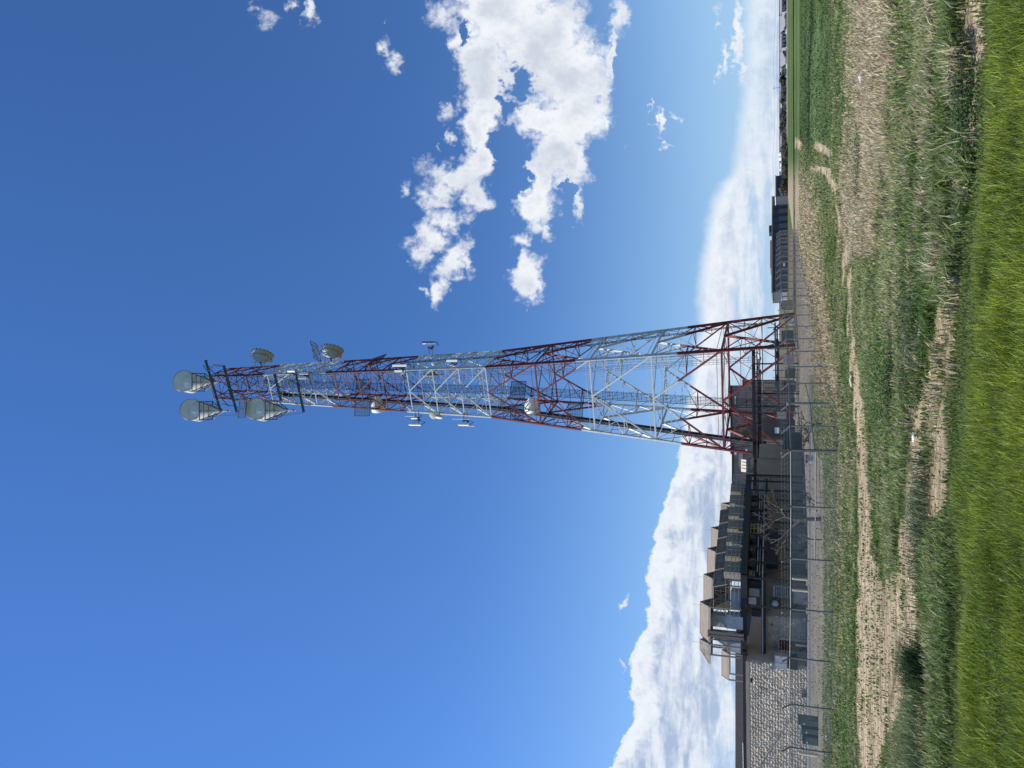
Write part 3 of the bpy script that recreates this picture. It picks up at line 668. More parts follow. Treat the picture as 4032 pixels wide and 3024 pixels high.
for i in range(7):
    o = off(secondary[i]).build('secondary_bracing', RED if i % 2 == 0 else WHT, tower); o['kind'] = 'stuff'
for n in 'ABCD':   # concrete footings
    m = MB(); p = leg(n, 0); m.box((p.x, p.y, .2), (1.3, 1.3, .5)); m.box((p.x, p.y, .5), (.8, .8, .12)); off(m).build('footing', CON, tower)
# ladders and cable ladders
def ladder(fn, z0, z1, w, name, mt, rung=1.0, rail=.05, cables=0, cm=None, sd=Vector((1, .35, 0)).normalized(), crad=.025):
    m = MB(); zs = np.arange(z0, z1+.01, 4.0); P = [fn(z) for z in zs]
    for s_ in (-1, 1):
        for a, b in zip(P[:-1], P[1:]): m.beam(a+sd*s_*w/2, b+sd*s_*w/2, rail)
    z = z0
    while z < z1: p = fn(z); m.beam(p-sd*w/2, p+sd*w/2, rail*.9); z += rung
    off(m).build(name, mt, tower)
    if cables:
        m = MB()
        for i in range(cables):
            o_ = sd*(-w/2+w*(i+.5)/cables)+Vector((.1*math.sin(i*2.1), -.12-.05*math.cos(i*1.7), 0))
            for a, b in zip(P[:-1], P[1:]): m.tube(a+o_, b+o_, crad, n=5, caps=False)
        off(m).build('cable_bundle', cm or CBL, tower)['kind'] = 'stuff'
def along(n1, n2, dist):
    def f(z):
        a, b = leg(n1, z), leg(n2, z); return a+(b-a).normalized()*dist
    return f
cd = Vector((.333, .943, 0)); bd = Vector((-.943, .333, 0))
ladder(along('D', 'C', 4.0), 4.5, 93, 1.5, 'waveguide_ladder', BLK, 1.2, .07, 13, CBL, sd=cd, crad=.125)
ladder(lambda z: along('D', 'C', 1.9)(z)+Vector((.6, .4, 0)), 4.5, 90, .9, 'cable_ladder', GLV, 1.0, .05, 7, GLV, sd=cd, crad=.035)
ladder(lambda z: leg('C', z)+Vector((.943, -.333, 0))*1.6, 4.5, 100, 1.5, 'cable_ladder', DKS, .8, .05, 9, CBL, sd=-bd, crad=.035)
ladder(lambda z: along('A', 'B', 3.2)(z), 5, 66, .7, 'cable_ladder', BLK, 1.4, .06, 2, CBL, sd=cd)
ladder(lambda z: leg('B', z)+bd*1.7+cd*.4, 5.5, 102, .8, 'climbing_ladder', GLV, .6, .045, 2, DKS, sd=bd)
ladder(lambda z: leg('B', z)+bd*1.0+cd*1.5, 10, 99, .5, 'cable_ladder', WHT, 1.1, .05, 3, GLV, sd=bd)

def tp(z):   # handy: front-face frame at height z
    return leg('B', z), leg('D', z)

# ------------------------------------------------------------------ antennas
def horn(Vc, y, Y, label, tall=6.7, r=2.04, axis=(0.18, -1, 0), mirror=False):
    """cone standing on its tip that runs into a drum with a round sloped radome"""
    F_ = pt(Vc, y, Y); ax = Vector(axis).normalized(); sx = Vector((-ax.y, ax.x, 0))
    root = empty('horn_antenna', (F_.x, F_.y, F_.z-tall), label=label, cat='horn antenna', group='horn antennas on the top of the tower')
    def lo(p): return p-Vector(root.location)
    n = 40; Lb = 2.5
    nrm = (ax+Vector((0, 0, -.34))).normalized(); upr = sx.cross(nrm).normalized()
    if upr.z < 0: upr = -upr
    face = [F_+(sx*math.cos(t)+upr*math.sin(t)*1.03)*r for t in [2*math.pi*i/n for i in range(n)]]
    bc = F_-ax*Lb
    back = [bc+(sx*math.cos(t)*r*.98+Vector((0, 0, 1))*math.sin(t)*r*.98) for t in [2*math.pi*i/n for i in range(n)]]
    m = MB(); m.add([lo(p) for p in face+back], [(i, n+i, n+(i+1) % n, (i+1) % n) for i in range(n)])
    m.add([lo(bc-ax*.7+(sx*math.cos(t)+Vector((0, 0, 1))*math.sin(t))*r*.6) for t in [2*math.pi*i/n for i in range(n)]]+[lo(p) for p in back],
          [tuple(range(n-1, -1, -1))]+[(i, (i+1) % n, n+(i+1) % n, n+i) for i in range(n)])
    m.build('drum', HRN, root, smooth=True)
    m = MB(); ro = [p+nrm*.03 for p in face]
    m.add([lo(p) for p in ro]+[lo(F_+nrm*.16)], [(i, (i+1) % n, n) for i in range(n)]); m.build('radome', RDM, root, smooth=True)
    m = MB()
    for i in range(n): m.beam(lo(ro[i]), lo(ro[(i+1) % n]), .08, .08)
    m.build('clamp_ring', GLV, root)
    cc = F_-ax*(Lb*.55); m = MB(); tip = Vector((cc.x, cc.y, F_.z-tall)); rings = []
    for k, (t, q) in enumerate([(0, .12), (.12, .26), (.45, .95), (.72, 1.5), (.9, 1.82), (1.0, 1.86)]):
        zc = tip.z+t*(F_.z-.25-tip.z)
        rings += [lo(Vector((cc.x+math.cos(2*math.pi*i/n)*q, cc.y+math.sin(2*math.pi*i/n)*q, zc))) for i in range(n)]
    m.add(rings, [(k*n+i, k*n+(i+1) % n, (k+1)*n+(i+1) % n, (k+1)*n+i) for k in range(5) for i in range(n)])
    m.add(rings[:n], [tuple(range(n-1, -1, -1))]); m.build('cone', HRN, root, smooth=True)
    m = MB(); T = lo(tip); m.tube(T, T-Vector((0, 0, 1.2)), .11); m.tube(T-Vector((0, 0, .5)), T-Vector((0, 0, .62)), .24, n=14)
    m.build('waveguide_feed', GLV, root)
    # steel cradle: square collar round the cone with raking struts
    m = MB(); zc = tip.z+.66*(F_.z-tip.z); hw = 1.72
    cs = [Vector((cc.x+a*hw, cc.y+b*hw, zc)) for a, b in ((-1, -1), (1, -1), (1, 1), (-1, 1))]
    for i in range(4):
        m.beam(lo(cs[i]), lo(cs[(i+1) % 4]), .14); m.beam(lo(cs[i]+Vector((0, 0, -1.0))*1), lo(cs[(i+1) % 4]*1+Vector((0, 0, -1.0))), .09) if i == 0 else None
        m.beam(lo(cs[i]), T+Vector((0, 0, .25)), .12)
        m.beam(lo(cs[i]), lo(cs[i]+Vector((0, 0, .55))), .12)
        m.beam(lo((cs[i]+cs[(i+1) % 4])/2), T+Vector((0, 0, .5)), .07)
    for i in range(4): m.beam(lo(cs[i].lerp(tip, .35)), lo(cs[(i+1) % 4].lerp(tip, .35)), .07)
    m.build('cradle', DKS, root)
    m = MB(); m.tube(lo(F_+upr*r), lo(F_+upr*r+Vector((0, 0, .5))), .025); m.build('lightning_rod', DKS, root)
    return root
horn(724, 1500, 117.6, 'right hand horn antenna at the tower top, grey cone under a round drum')
horn(752, 1612, 115.0, 'left hand horn antenna at the very top of the tower, above the other left one', r=2.0)
horn(1010, 1610, 114.6, 'lower left horn antenna, hung on the white band below the top pair', r=1.96, tall=6.3)

def support_arm(a, b, w, label):
    m = MB(); a, b = Vector(a), Vector(b); m.beam(a, b, w, w*1.3)
    d = (b-a).normalized()
    m.beam(a-d*.02, a+d*.1, w*1.5, w*1.8); m.beam(b-d*.1, b+d*.02, w*1.5, w*1.8)
    r = empty('support_beam', a.lerp(b, .5), label=label, cat='beam', group='dark beams carrying the horn antennas')
    o = Vector(r.location); m.v = [(x-o.x, y-o.y, z-o.z) for x, y, z in m.v]; m.build('beam', DKS, r)
    m = MB()
    for t in (.2, .5, .8):
        p = a.lerp(b, t)-o; m.beam(p-d.cross(Vector((0, 0, 1)))*w, p+d.cross(Vector((0, 0, 1)))*w, .06, w*1.8)
    m.build('clamp', GLV, r); return r
Sx = [((810, 1420), (868, 1618), 'uppermost dark beam behind the two top horns'), ((882, 1442), (932, 1621), 'second dark beam crossing the tower below the top horns'),
      ((1082, 1476), (1106, 1578), 'third dark beam down, upper carrier of the lower horn'), ((1165, 1474), (1196, 1622), 'lowest dark beam, under the tip of the lower horn')]
for (a, b, lab) in Sx: support_arm(pt(a[0], a[1], 115.4), pt(b[0], b[1], 113.4), .27, lab)
# headframe: rods and rails round the horns
hf = empty('antenna_headframe', leg('B', TZ), label='dark steel head frame linking the horn antennas to the tower top', cat='frame')
ho = Vector(hf.location)
def hfp(V, y, Y): return pt(V, y, Y)-ho
for nm, pr, w in [('brace', [((812, 1438, 116), (872, 1495, 115)), ((840, 1436, 116), (880, 1440, 116)), ((862, 1500, 115), (905, 1520, 115)), ((850, 1505, 115), (800, 1440, 116)), ((872, 1590, 114), (930, 1600, 114)),
                          ((866, 1560, 114.5), (900, 1600, 113.5)), ((1106, 1570, 114), (1180, 1595, 113)), ((940, 1560, 115), (1010, 1575, 115)), ((1180, 1590, 113), (1225, 1595, 113)), ((1080, 1480, 116), (1160, 1500, 116))], .12),
                  ('handrail', [((815, 1442, 116), (884, 1442, 116)), ((835, 1634, 113), (930, 1634, 113)), ((1090, 1640, 113), (1195, 1624, 113)), ((845, 1632, 113), (880, 1618, 113)), ((930, 1634, 113), (935, 1600, 113)),
                               ((805, 1438, 116), (840, 1450, 116)), ((1100, 1645, 113), (1130, 1622, 113))], .07)]:
    for a, b in pr:
        m = MB(); m.beam(hfp(*a), hfp(*b), w); m.build(nm, DKS, hf)

def gratep(V, y, Y, w, hgt, rz, label, tilt=0.0, nx=5, nz=6, group='open grating platforms fixed on the tower'):
    P = pt(V, y, Y); root = empty('grating_panel', P, rz, label=label, cat='grating', group=group)
    ct, st_ = math.cos(tilt), math.sin(tilt)
    def q(a, b): return Vector((a, b*st_, b*ct))
    m = MB()
    for a, b in ((q(-w/2, -hgt/2), q(w/2, -hgt/2)), (q(w/2, -hgt/2), q(w/2, hgt/2)), (q(w/2, hgt/2), q(-w/2, hgt/2)), (q(-w/2, hgt/2), q(-w/2, -hgt/2))): m.beam(a, b, .09)
    m.build('frame', DKS, root); m = MB()
    for i in range(1, nx): m.beam(q(-w/2+w*i/nx, -hgt/2), q(-w/2+w*i/nx, hgt/2), .045)
    for j in range(1, nz): m.beam(q(-w/2, -hgt/2+hgt*j/nz), q(w/2, -hgt/2+hgt*j/nz), .03)
    m.build('bar_grid', MSH, root)
    m = MB(); k = int(w/.11)
    for i in range(k): m.beam(q(-w/2+w*(i+.5)/k, -hgt/2), q(-w/2+w*(i+.5)/k, hgt/2), .04, .02)
    m.build('mesh_infill', MSH, root); m = MB()
    m.beam((0, .1, -hgt*.2), (0, 1.2, -hgt*.2), .08); m.beam((0, .1, hgt*.2), (0, 1.2, hgt*.2), .08); m.build('bracket', DKS, root)
    return root
gratep(955, 1608, 114.0, 3.4, 3.2, .15, 'grating panel behind the lower left horn', .5)
gratep(1243, 1384, 122, 3.4, 4.4, -.35, 'tilted diamond shaped grating panel above the lower drum dish', .7)
gratep(1480, 1420, 123, 3.0, 3.4, 1.0, 'grating panel on the right side beside the second red band', .3)
gratep(1427, 1606, 116, 2.8, 3.4, 0.1, 'grating panel hanging left of the second red band', .2, nx=4)
gratep(1430, 1525, 125, 3.0, 3.0, 0.2, 'grating panel seen inside the second red band')
gratep(2040, 1535, 122, 3.0, 2.6, 0.3, 'grating panel inside the middle red band, above the white horn')
gratep(2265, 1612, 118, 2.4, 2.4, 0.1, 'grating panel inside the tower below the white horn')
gratep(2035, 1622, 117, 2.4, 2.2, 0.1, 'small grating panel left of the white horn')

def drum_dish(V, y, Y, label, r=2.0, aim=(0.83, .38, 0.0)):
    P = pt(V, y, Y); ax = Vector(aim).normalized(); root = empty('drum_dish', P, label=label, cat='dish antenna', group='shrouded drum dishes on the right side of the tower')
    n = 36; sx = ax.cross(Vector((0, 0, 1))).normalized(); sy = sx.cross(ax)
    def ring(t, q): return [ax*t+(sx*math.cos(2*math.pi*i/n)+sy*math.sin(2*math.pi*i/n))*q for i in range(n)]
    m = MB(); prof = [(-.9, .3), (-.75, .9), (-.4, 1.5), (0, r), (1.05, r)]; vs = []
    for t, q in prof: vs += ring(t, q)
    m.add(vs, [(k*n+i, (k+1)*n+i, (k+1)*n+(i+1) % n, k*n+(i+1) % n) for k in range(4) for i in range(n)]); m.add(ring(-.9, .3), [tuple(range(n))])
    m.build('reflector_shell', DSH, root, smooth=True)
    m = MB(); m.add(ring(1.06, r*.99)+[ax*1.12], [(i, (i+1) % n, n) for i in range(n)]); m.build('radome', RDM, root)
    for i in range(0, n, 2):
        p = ax*1.05+(sx*math.cos(2*math.pi*i/n)+sy*math.sin(2*math.pi*i/n))*(r+.03)
        if i == 0: m = MB()
        m.beam(p-ax*.22, p+ax*.05, .09)
    m.build('rim_clips', DKS, root)['kind'] = 'stuff'
    m = MB(); R0 = ring(0, r+.03)
    for i in range(n): m.beam(R0[i], R0[(i+1) % n], .07)
    m.build('rim_ring', GLV, root)
    m = MB(); m.tube(-ax*.8+Vector((0, 0, -1.7)), -ax*.8+Vector((0, 0, 1.7)), .09); m.beam(-ax*.85+Vector((0, 0, 1)), -ax*2.0+Vector((0, 0, 1)), .1); m.beam(-ax*.85-Vector((0, 0, 1)), -ax*2.0-Vector((0, 0, 1)), .1)
    m.beam(-ax*.8+Vector((0, 0, -1.4)), ax*.3+Vector((0, 0, -1.7)), .06); m.build('mount', WHT, root)
    m = MB(); m.tube(-ax*.9, -ax*1.5+Vector((0, 0, -.4)), .12); m.build('feed', DKS, root); return root
drum_dish(1030, 1410, 119.5, 'upper drum dish on the right side of the tower, above the white band')
drum_dish(1305, 1393, 120.5, 'lower drum dish on the right side, beside the diamond grating')

def small_dish(V, y, Y, r, label, aim, mt):
    P = pt(V, y, Y); ax = Vector(aim).normalized(); root = empty('round_dish', P, label=label, cat='dish antenna')
    n = 28; sx = ax.cross(Vector((0, 0, 1))).normalized(); sy = sx.cross(ax)
    def ring(t, q): return [ax*t+(sx*math.cos(2*math.pi*i/n)+sy*math.sin(2*math.pi*i/n))*q for i in range(n)]
    m = MB(); m.add(ring(.12, r)+[ax*.32], [(i, (i+1) % n, n) for i in range(n)]); m.build('radome', mt, root, smooth=True)
    m = MB(); m.add(ring(-.45, r*.35)+ring(-.2, r*.8)+ring(0, r*1.02)+ring(.12, r*1.02), [(k*n+i, (k+1)*n+i, (k+1)*n+(i+1) % n, k*n+(i+1) % n) for k in range(3) for i in range(n)]); m.build('shell', DSH, root, smooth=True)
    m = MB(); m.tube(-ax*.4, -ax*.9, .12); m.tube(-ax*.9+Vector((0, 0, -.8)), -ax*.9+Vector((0, 0, .8)), .06); m.build('mount', GLV, root); return root
small_dish(1708, 1634, 115.0, .72, 'small round cream dish on the left leg between the two antenna racks', (-.5, -.9, -.35), CRM)
small_dish(1728, 1643, 115.4, .62, 'second small white dish half hidden below the cream dish', (-.8, -.3, 0), PNL)
small_dish(1708, 1432, 113.0, .35, 'tiny round white dish on the near right leg', (.2, -1, 0), PNL)
def bowl(V, y, Y, r, label, aim):
    P = pt(V, y, Y); ax = Vector(aim).normalized(); root = empty('bowl_antenna', P, label=label, cat='dish antenna')
    n = 30; sx = ax.cross(Vector((0, 0, 1))).normalized(); sy = sx.cross(ax)
    def ring(t, q): return [ax*t+(sx*math.cos(2*math.pi*i/n)+sy*math.sin(2*math.pi*i/n))*q for i in range(n)]
    prof = [(-1.9, .25), (-1.3, .6), (-.7, .75*r), (0, r), (.9, r), (1.0, r*.85), (1.1, .02)]
    vs = []
    for t, q in prof: vs += ring(t, q)
    m = MB(); m.add(vs, [(k*n+i, (k+1)*n+i, (k+1)*n+(i+1) % n, k*n+(i+1) % n) for k in range(len(prof)-1) for i in range(n)]); m.build('shell', PNL, root, smooth=True)
    m = MB(); R0 = ring(0, r+.03)
    for i in range(n): m.beam(R0[i], R0[(i+1) % n], .07)
    m.build('rim_ring', GLV, root)
    m = MB(); m.beam(-ax*.3-Vector((0, 0, 1.4)), -ax*.3+Vector((0, 0, 1.4)), .12); m.beam(-ax*.3, -ax*2.2, .12); m.build('mount', DKS, root); return root
bowl(2095, 1597, 119.5, 1.3, 'large white horn shaped dish inside the middle red band', (-.75, .5, .15))
bowl(1490, 1597, 121.5, 1.35, 'white drum dish behind the left leg in the second red band', (-.9, .35, 0))

def panel_rack(V, y, Y, panels, label, side):
    """stand-off rack of sector panels; panels = (dx, dz, height, turn)"""
    P = pt(V, y, Y); root = empty('panel_antenna_rack', P, label=label, cat='panel antenna', group='sector panel antennas on the tower')
    for (dx, dz, hh, rz) in panels:
        ca, sa = math.cos(rz), math.sin(rz); c_ = Vector((dx, -.25, dz))
        m = MB(); m.box(c_, (.36, .16, hh), rz); o = m.build('panel', PNL, root)
        m = MB(); m.box(c_+Vector((sa*.0-.0, .0, 0))+Vector((-sa*-.13, ca*.13, 0)), (.30, .10, hh*.96), rz); m.tube(c_+Vector((-sa*-.3, ca*.3, -hh*.55)), c_+Vector((-sa*-.3, ca*.3, hh*.6)), .05)
        m.build('back_tray', DKS, root)
        m = MB(); r0 = c_+Vector((.1, .1, -hh/2))
        for k in range(3): m.path([r0+Vector((.05*k, 0, 0)), r0+Vector((.05*k+.05, .05, -.4)), r0+Vector((side*.3, .2, -.55-.08*k)), r0+Vector((side*.6, .35, -.1))], .022, 5)
        m.build('jumper_cable', CBL, root)
    m = MB(); xs = [p[0] for p in panels]; e = -side*(-1)
    m.beam((min(xs)-.1, .1, .3), (max(xs)+.1, .1, .3), .07); m.beam((min(xs)-.1, .1, -.5), (max(xs)+.1, .1, -.5), .07)
    m.beam((0, .1, .3), (side*1.7, .6, .2), .09); m.beam((0, .1, -.5), (side*1.7, .6, -.3), .09); m.beam((0, .1, -.5), (side*1.0, .4, .2), .05)
    m.build('stand_off', GLV, root)
    m = MB()
    for k, (ax_, az_) in enumerate(((side*.35, .15), (side*.55, -.35), (side*.2, -.55))): m.box((ax_, .25, az_), (.3, .22, .45), .3*k)
    m.build('radio_unit', DKS, root); return root
panel_rack(1636, 1660, 115, [(-.55, 0, 2.2, -.9), (.55, .1, 1.15, -.9)], 'upper left rack with one long and one short white panel', 1)
panel_rack(1828, 1665, 115, [(-.35, 0, 1.9, -.9)], 'lower left rack with a single white panel and thin whip rods', 1)
panel_rack(1690, 1360, 122, [(.35, 0, 2.3, 1.9)], 'single panel rack standing off the right side of the tower', -1)
panel_rack(1576, 1440, 112, [(0, 0, 2.6, -.3), (-.9, .2, 1.4, -.3)], 'panel rack in front of the near right leg at the red to white change', -1)
panel_rack(1782, 1421, 112, [(0, 0, 1.9, -.3)], 'lower panel rack in front of the near right leg', -1)
panel_rack(1200, 1470, 113, [(0, 0, 1.8, .4), (-.8, .3, 1.6, .4)], 'dark panel rack inside the upper white band', -1)
panel_rack(1150, 1462, 114, [(0, 0, 1.5, 2.4)], 'small panel rack near the top of the upper white band', -1)
panel_rack(1700, 1480, 118, [(0, 0, 3.2, 1.4), (.8, .2, 1.6, 1.4)], 'long dark panel rack inside the lower white band', 1)
for (V0, V1, y, Y, lab) in [(1781, 1846, 1650, 114.6, 'thin white whip rod on the lower left rack, inner one'), (1840, 1868, 1678, 114.6, 'thin white whip rod hanging below the lower left rack'), (1594, 1652, 1639, 115, 'thin whip rod on the upper left rack')]:
    m = MB(); a, b = pt(V0, y, Y), pt(V1, y, Y); m.tube((0, 0, 0), a-b, .05); m.tube((0, 0, 0), (0, 0, .3), .08); m.beam((0, 0, .3), (.6, .1, .3), .04); o = m.build('whip_antenna', PNL); o.location = b; tag(o, lab, 'antenna', 'whip antennas on the racks')

# ------------------------------------------------------------------ chain link fences
FH = 2.1
# one panel of woven wire, 3 m x 2.1 m, shared by all bays
m = MB(); wv = MB(); pitch = .075; wd = .0085
def wire(a, b):
    d = (b-a); nrm = Vector((0, 1, 0)); s_ = d.normalized().cross(nrm)*wd/2
    wv.add([a-s_, a+s_, b+s_, b-s_], [(0, 1, 2, 3)])
k = -FH
while k < 3.0:
    x0, z0, x1, z1 = k, 0, k+FH, FH
    if x0 < 0: z0 = -x0; x0 = 0
    if x1 > 3: z1 = FH-(x1-3); x1 = 3
    wire(Vector((x0, 0, z0)), Vector((x1, 0, z1))); wire(Vector((3-x0, .004, z0)), Vector((3-x1, .004, z1)))
    k += pitch
MESHP = wv.build('chain_link_mesh', mat('wire_mesh', (.16, .18, .18), .5, .5, var=.1), mesh_only=True)
def post_mesh(r, hgt, arm):
    m = MB(); m.tube((0, 0, -.3), (0, 0, hgt), r, n=10); m.tube((0, 0, hgt), (0, 0, hgt+.05), r*1.3, r*.5, n=10)
    return m.build('post', FPOST, mesh_only=True)
FPOST = mat('fence_post_steel', (0.21, 0.205, 0.19), .6, .3, var=.15)
PM = post_mesh(.045, FH, True); PMB = post_mesh(.072, FH+.1, True)
m = MB(); m.beam((0, 0, FH-.02), (-.42, 0, FH+.42), .05); ARM = m.build('barb_arm', FPOST, mesh_only=True)
def fence(points, name, label, big=(), mats=None, armdir=1, sides=True, cutz=0):
    P0 = points[0]; root = empty(name, (P0[0], P0[1], gzf(*P0)), label=label, cat='fence'); O = Vector(root.location)
    tops = []
    for i, p in enumerate(points):
        z = gzf(*p) if (i > 0) else O.z; loc = Vector((p[0], p[1], z))-O
        nx_ = points[min(i+1, len(points)-1)]; pv = points[max(i-1, 0)]; dv = Vector((nx_[0]-pv[0], nx_[1]-pv[1], 0)).normalized()
        o = link('post', PMB if i in big else PM, root, loc)
        if True:
            a = link('barb_arm', ARM, root, loc, math.atan2(dv.x*armdir, -dv.y*armdir) if True else 0)
        tops.append((loc, dv))
    for i in range(len(points)-1):
        a, b = tops[i][0], tops[i+1][0]; d = b-a; ln = math.hypot(d.x, d.y)
        ms = link('chain_link_mesh', MESHP, root)
        sh = d.z/ln
        mm = Matrix(((d.x/3.0, -d.y/ln, 0, a.x), (d.y/3.0, d.x/ln, 0, a.y), (d.z/3.0, 0, 1, a.z), (0, 0, 0, 1)))
        ms.matrix_local = mm; ms['kind'] = 'stuff'
        m = MB(); m.tube(a+Vector((0, 0, FH)), b+Vector((0, 0, FH)), .032, n=8); m.build('top_rail', FPOST, root)
        m = MB(); m.tube(a+Vector((0, 0, .06)), b+Vector((0, 0, .06)), .012, n=5); m.build('tension_wire', FPOST, root)
    # three barbed strands
    m = MB()
    for k in (0.33, .66, 1.0):
        for i in range(len(points)-1):
            pa = []
            for q in (i, i+1):
                dv = tops[q][1]; an = math.atan2(dv.x*armdir, -dv.y*armdir)
                pa.append(tops[q][0]+Vector((math.cos(an)*-.42*k, math.sin(an)*-.42*k, FH+.42*k)))
            m.tube(pa[0], pa[1], .0035, n=3, caps=False)
            for t in np.linspace(.05, .95, 12): c_ = pa[0].lerp(pa[1], t); m.tube(c_-Vector((0, 0, .035)), c_+Vector((.02, .01, .035)), .004, n=3, caps=False)
    m.build('barbed_wire', FPOST, root)['kind'] = 'stuff'
    return root
fr = fence(FENCE_R, 'chain_link_fence', 'chain link fence with barbed wire running back from the corner post past the tower', big=(0, 2), armdir=-1)
fl = fence(FENCE_L, 'chain_link_fence', 'chain link fence with barbed wire in front of the stone building', big=(0,), armdir=-1)
O = Vector(fr.location)
# mid rails near the two thick posts, and the truss rail
def tubepart(root, pts, r, name, mt):
    m = MB(); o = Vector(root.location); m.path([Vector(p)-o for p in pts], r, 8); return m.build(name, mt, root)
def fp(F, i, z): return (F[i][0], F[i][1], gzf(*F[i])+z)
tubepart(fr, [fp(FENCE_R, 0, 1.05), fp(FENCE_R, 1, 1.05), fp(FENCE_R, 2, 1.05), fp(FENCE_R, 3, 1.2)], .026, 'mid_rail', FPOST)
tubepart(fl, [fp(FENCE_L, 0, 1.0), fp(FENCE_L, 1, 1.0), fp(FENCE_L, 2, 1.0)], .026, 'mid_rail', FPOST)
# overhead pull bars crossing at the corner bay
# far short fence line beyond the corner at the right
fb = [(FENCE_R[-1][0]-.9*i*0+2.6*i, FENCE_R[-1][1]+2.2*i) for i in range(0, 3)]
# sign on the fence
sp = pt(3186, 1806, 38.4); zs_ = sp.z
sg = empty('warning_sign', (sp.x, sp.y-.14, zs_), 0.06, label='white notice sign with a red band wired to the fence beside the corner post', cat='sign')
SWd, SHt = .415, .345
m = MB(); m.box((0, 0, 0), (SWd, .01, SHt)); m.build('board', SWH, sg)
m = MB(); m.box((0, -.0085, SHt/2-.05), (SWd*.97, .004, .085)); m.build('red_band', SRD, sg)
m = MB(); m.tube((-.02, -.011, SHt/2-.05), (-.02, -.013, SHt/2-.05), .033, n=20); m.build('emblem', SWH, sg)
def text(body, size, loc, parent, mt, name='lettering', align='CENTER', rot=(math.pi/2, 0, 0), depth=.001):
    cu = bpy.data.curves.new(name, 'FONT'); cu.body = body; cu.size = size; cu.align_x = align; cu.align_y = 'CENTER'; cu.extrude = depth
    t = bpy.data.objects.new(name, cu); COL.objects.link(t); dg = bpy.context.evaluated_depsgraph_get()
    me = bpy.data.meshes.new_from_object(t.evaluated_get(dg)); bpy.data.objects.remove(t)
    me.materials.clear(); me.materials.append(mt)
    o = link(name, me, parent, loc); o.rotation_euler = rot; return o
text('Trespassing', .062, (0, -.0085, .01), sg, SBK); text('is not', .055, (0, -.0085, -.05), sg, SBK); text('Permitted', .062, (0, -.0085, -.11), sg, SBK)

# ------------------------------------------------------------------ the stone and steel equipment building
def wallslab(p, q, z0, z1, th, mt, name, root, extra=None):
    """vertical wall from p to q (plan points), thickness going away from the camera"""
    O = Vector(root.location); p = Vector((p[0], p[1], 0)); q = Vector((q[0], q[1], 0)); d = (q-p).normalized(); nb = Vector((-d.y, d.x, 0))
    m = MB(); vs = []
    for z in (z0, z1): vs += [v+Vector((0, 0, z))-O for v in (p, q, q+nb*th, p+nb*th)]
    m.add(vs, [(3, 2, 1, 0), (4, 5, 6, 7), (0, 1, 5, 4), (1, 2, 6, 5), (2, 3, 7, 6), (3, 0, 4, 7)])
    return m.build(name, mt, root)
K = Vector((-18.9, 80, 0)); R = Vector((-11.05, 93, 0)); KR = (R-K).normalized(); KN = Vector((KR.y, -KR.x, 0))  # outward normal
E_ = Vector((-8.1, 97.9, 0)); SW0 = Vector((px(2628, 78.5), 78.5, 0)); SW1 = Vector((px(3150, 80.5), 80.5, 0))
bd_ = empty('equipment_building', (-24, 84, 0), label='tan equipment building with rough stone block walls, dark roof edge and steel deck', cat='building'); BO = Vector(bd_.location)
def bbox(c, d, mt, name, rz=0, root=bd_): m = MB(); o = Vector(root.location); m.box((c[0]-o.x, c[1]-o.y, c[2]-o.z), d, rz); return m.build(name, mt, root)
def bbeam(a, b, w, h, mt, name, root=bd_): m = MB(); o = Vector(root.location); m.beam(Vector(a)-o, Vector(b)-o, w, h); return m.build(name, mt, root)
# stone wing (left edge of the place)
ZT = zat(2931, 78.5)
zl = zat(2948, 80.5)
STB = 5.75
wallslab(SW1, SW0, 0, STB, .3, MRT, 'wall', bd_)
bbox((-36, 90, STB/2), (18, 18, STB-.1), MRT, 'wall_core')
# blocks: rough split faces, shared meshes
def block_mesh(seed, w, hh):
    r = random.Random(seed); nx, nz = 4, 3; vs = []; m = MB()
    for j in range(nz+1):
        for i in range(nx+1):
            ed = i in (0, nx) or j in (0, nz)
            vs.append((w*i/nx, -(.01 if ed else r.uniform(.015, .105)), hh*j/nz))
    m.add(vs, [(j*(nx+1)+i, j*(nx+1)+i+1, (j+1)*(nx+1)+i+1, (j+1)*(nx+1)+i) for j in range(nz) for i in range(nx)])
    e = [(0, .05, 0), (w, .05, 0), (w, .05, hh), (0, .05, hh)]
    o = len(m.v); m.v += e
    m.f += [(0, o, o+1, nx), (nx, o+1, o+2, (nz+1)*(nx+1)-1), ((nz+1)*(nx+1)-1, o+2, o+3, nz*(nx+1)), (nz*(nx+1), o+3, o, 0)]
    return m.build('stone_block', STN, mesh_only=True)
BW, BH = .50, .262
BWS = [.30, .38, .46, .54, .62]; BMS = {w: [block_mesh(int(w*100)*9+i, w-.012, BH-.012) for i in range(5)] for w in BWS}
cnt = [0]; rest = MB()
def lay_blocks(p, q, z0, z1, skip=None, limit=300):
    p = Vector((p[0], p[1], 0)); q = Vector((q[0], q[1], 0)); d = (q-p); ln = d.length; d.normalize(); an = math.atan2(d.y, d.x); nf = Vector((d.y, -d.x, 0))
    rows = int((z1-z0)/BH)
    for j in range(rows):
        x = 0; half = j % 2 == 1; first = True
        while x < ln-.05:
            w = random.choice(BWS)
            if x+w > ln+.04: w = BWS[0]
            if x+w > ln+.2: break
            meh = random.choice(BMS[w]); z = z0+j*BH
            if not (skip and skip(x+w/2, z+BH/2)):
                P = p+d*x+nf*.004
                if cnt[0] < limit:
                    o = link('stone_block', meh, bd_, P+Vector((0, 0, z))-BO, an); cnt[0] += 1
                else:
                    ca, sa = math.cos(an), math.sin(an)
                    rest.add([(v.co.x*ca-v.co.y*sa+P.x-BO.x, v.co.x*sa+v.co.y*ca+P.y-BO.y, v.co.z+z) for v in meh.vertices], [tuple(f.vertices) for f in meh.polygons])
            x += w; first = False
